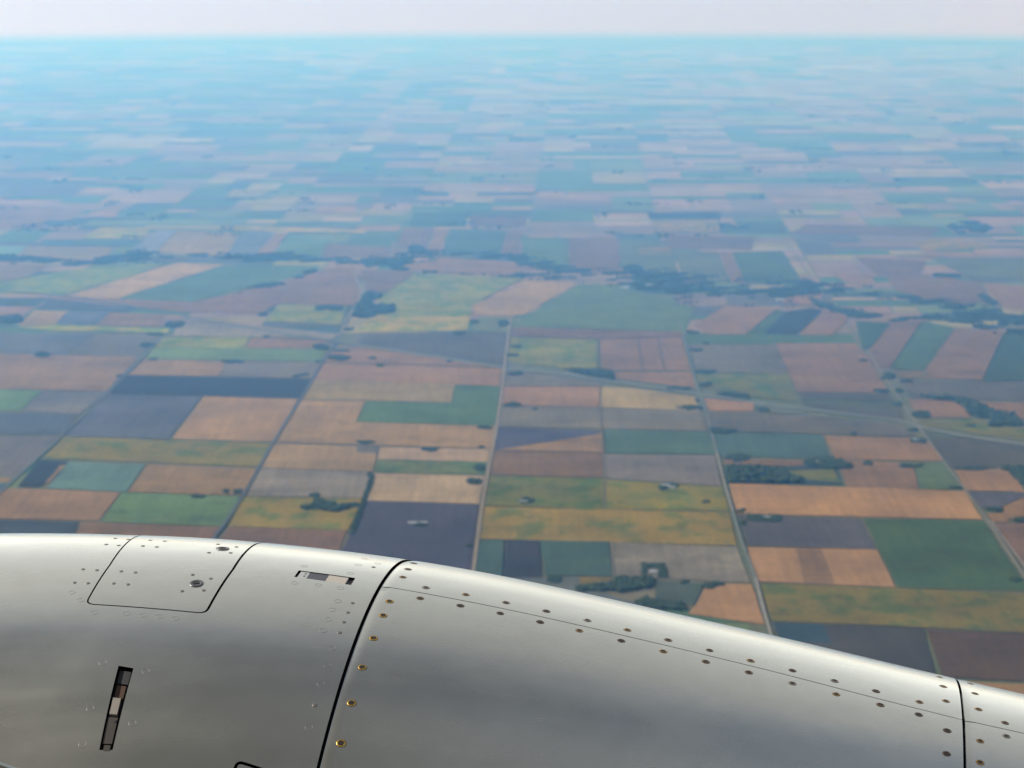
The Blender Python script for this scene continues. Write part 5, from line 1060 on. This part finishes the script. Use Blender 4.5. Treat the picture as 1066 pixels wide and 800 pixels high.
w = bpy.data.worlds.new('World'); sc.world = w; w.use_nodes = True; nt = w.node_tree
bg = nt.nodes['Background']; sky = nt.nodes.new('ShaderNodeTexSky'); sky.sky_type = 'NISHITA'; sky.sun_disc = False
sky.sun_elevation = R(SUN_EL); sky.sun_rotation = R(SUN_AZ); sky.altitude = 1500; sky.air_density = 1.0; sky.dust_density = 2.0; sky.ozone_density = 1.0
tc = nt.nodes.new('ShaderNodeTexCoord'); sx = nt.nodes.new('ShaderNodeSeparateXYZ'); mx = nt.nodes.new('ShaderNodeMath'); mx.operation = 'MAXIMUM'; mx.inputs[1].default_value = .004
cx_ = nt.nodes.new('ShaderNodeCombineXYZ')
nt.links.new(tc.outputs['Generated'], sx.inputs[0]); nt.links.new(sx.outputs['Z'], mx.inputs[0])
nt.links.new(sx.outputs['X'], cx_.inputs['X']); nt.links.new(sx.outputs['Y'], cx_.inputs['Y']); nt.links.new(mx.outputs[0], cx_.inputs['Z'])
nt.links.new(cx_.outputs[0], sky.inputs['Vector'])
def wmath(op, a, b=None, clamp=False):
    x = nt.nodes.new('ShaderNodeMath'); x.operation = op; x.use_clamp = clamp
    for i, v in enumerate((a, b)):
        if v is None: continue
        if isinstance(v, (int, float)): x.inputs[i].default_value = v
        else: nt.links.new(v, x.inputs[i])
    return x.outputs[0]
def wstep(v, a, b, c, d):
    x = nt.nodes.new('ShaderNodeMapRange'); x.interpolation_type = 'SMOOTHSTEP'; nt.links.new(v, x.inputs[0])
    for i, q in enumerate((a, b, c, d)): x.inputs[i + 1].default_value = q
    return x.outputs[0]
def wmix(f, a, b, blend='MIX'):
    x = nt.nodes.new('ShaderNodeMix'); x.data_type = 'RGBA'; x.blend_type = blend
    for i, v in ((0, f), (6, a), (7, b)):
        if isinstance(v, (int, float)): x.inputs[i].default_value = v
        elif isinstance(v, tuple): x.inputs[i].default_value = (*v, 1)
        else: nt.links.new(v, x.inputs[i])
    return x.outputs[2]
# invented sky bands shaped for the cowling's reflections: bright ahead, dark gap, fainter overhead
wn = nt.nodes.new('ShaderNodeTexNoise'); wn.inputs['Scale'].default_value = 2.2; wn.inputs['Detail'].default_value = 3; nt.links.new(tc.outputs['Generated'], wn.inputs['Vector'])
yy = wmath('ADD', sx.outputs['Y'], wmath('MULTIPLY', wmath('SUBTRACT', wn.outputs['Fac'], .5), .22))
added_veil = wstep(yy, .48, .70, 0, 1); over = wstep(yy, .46, .16, 0, 1)
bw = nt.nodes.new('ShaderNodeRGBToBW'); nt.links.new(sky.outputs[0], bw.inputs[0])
added_cloud = wmix(1.0, bw.outputs[0], (1.10, 1.05, .92), 'MULTIPLY')
skyc = wmix(wmath('MAXIMUM', wmath('MULTIPLY', added_veil, .75), wmath('MULTIPLY', over, .6)), sky.outputs[0], added_cloud)
gain = wmath('ADD', wmath('ADD', wmath('ADD', .27, wstep(sx.outputs['X'], .13, .30, 0, .60)), wmath('MULTIPLY', added_veil, 1.58)), wmath('MULTIPLY', over, wstep(sx.outputs['X'], -.22, .30, .05, 1.25)))
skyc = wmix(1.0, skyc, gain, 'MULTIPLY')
# haze tint put into the sky colour below eye level, darkest at plain's edge
haze_tint = wmix(wstep(sx.outputs['Z'], -.015, .06, 0, 1), (.36, .19, .0), (1., 1., 1.))
haze_tint = wmix(wstep(sx.outputs['Z'], -.0536, -.0475, 0, 1), (.05, .08, .08), haze_tint)
skyc = wmix(1.0, skyc, haze_tint, 'MULTIPLY')
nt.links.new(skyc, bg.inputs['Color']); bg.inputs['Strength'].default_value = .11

cam = bpy.data.cameras.new('camera'); cam.sensor_width = 36; cam.lens = 36 * 2591 / 1066
cam.clip_start = .1; cam.clip_end = 4e5
cam.dof.use_dof = True; cam.dof.focus_distance = 5.05; cam.dof.aperture_fstop = 10.5
co = link(bpy.data.objects.new('camera', cam)); co.rotation_euler = (math.pi / 2 - 0.189888, 0, 0)
sc.camera = co
sc.view_settings.view_transform = 'Standard'; sc.view_settings.look = 'None'; sc.view_settings.exposure = .76; sc.view_settings.gamma = 1
sc.view_settings.use_curve_mapping = False
sc.cycles.use_denoising = True
sc.cycles.volume_bounces = 2
sc.cycles.max_bounces = 6
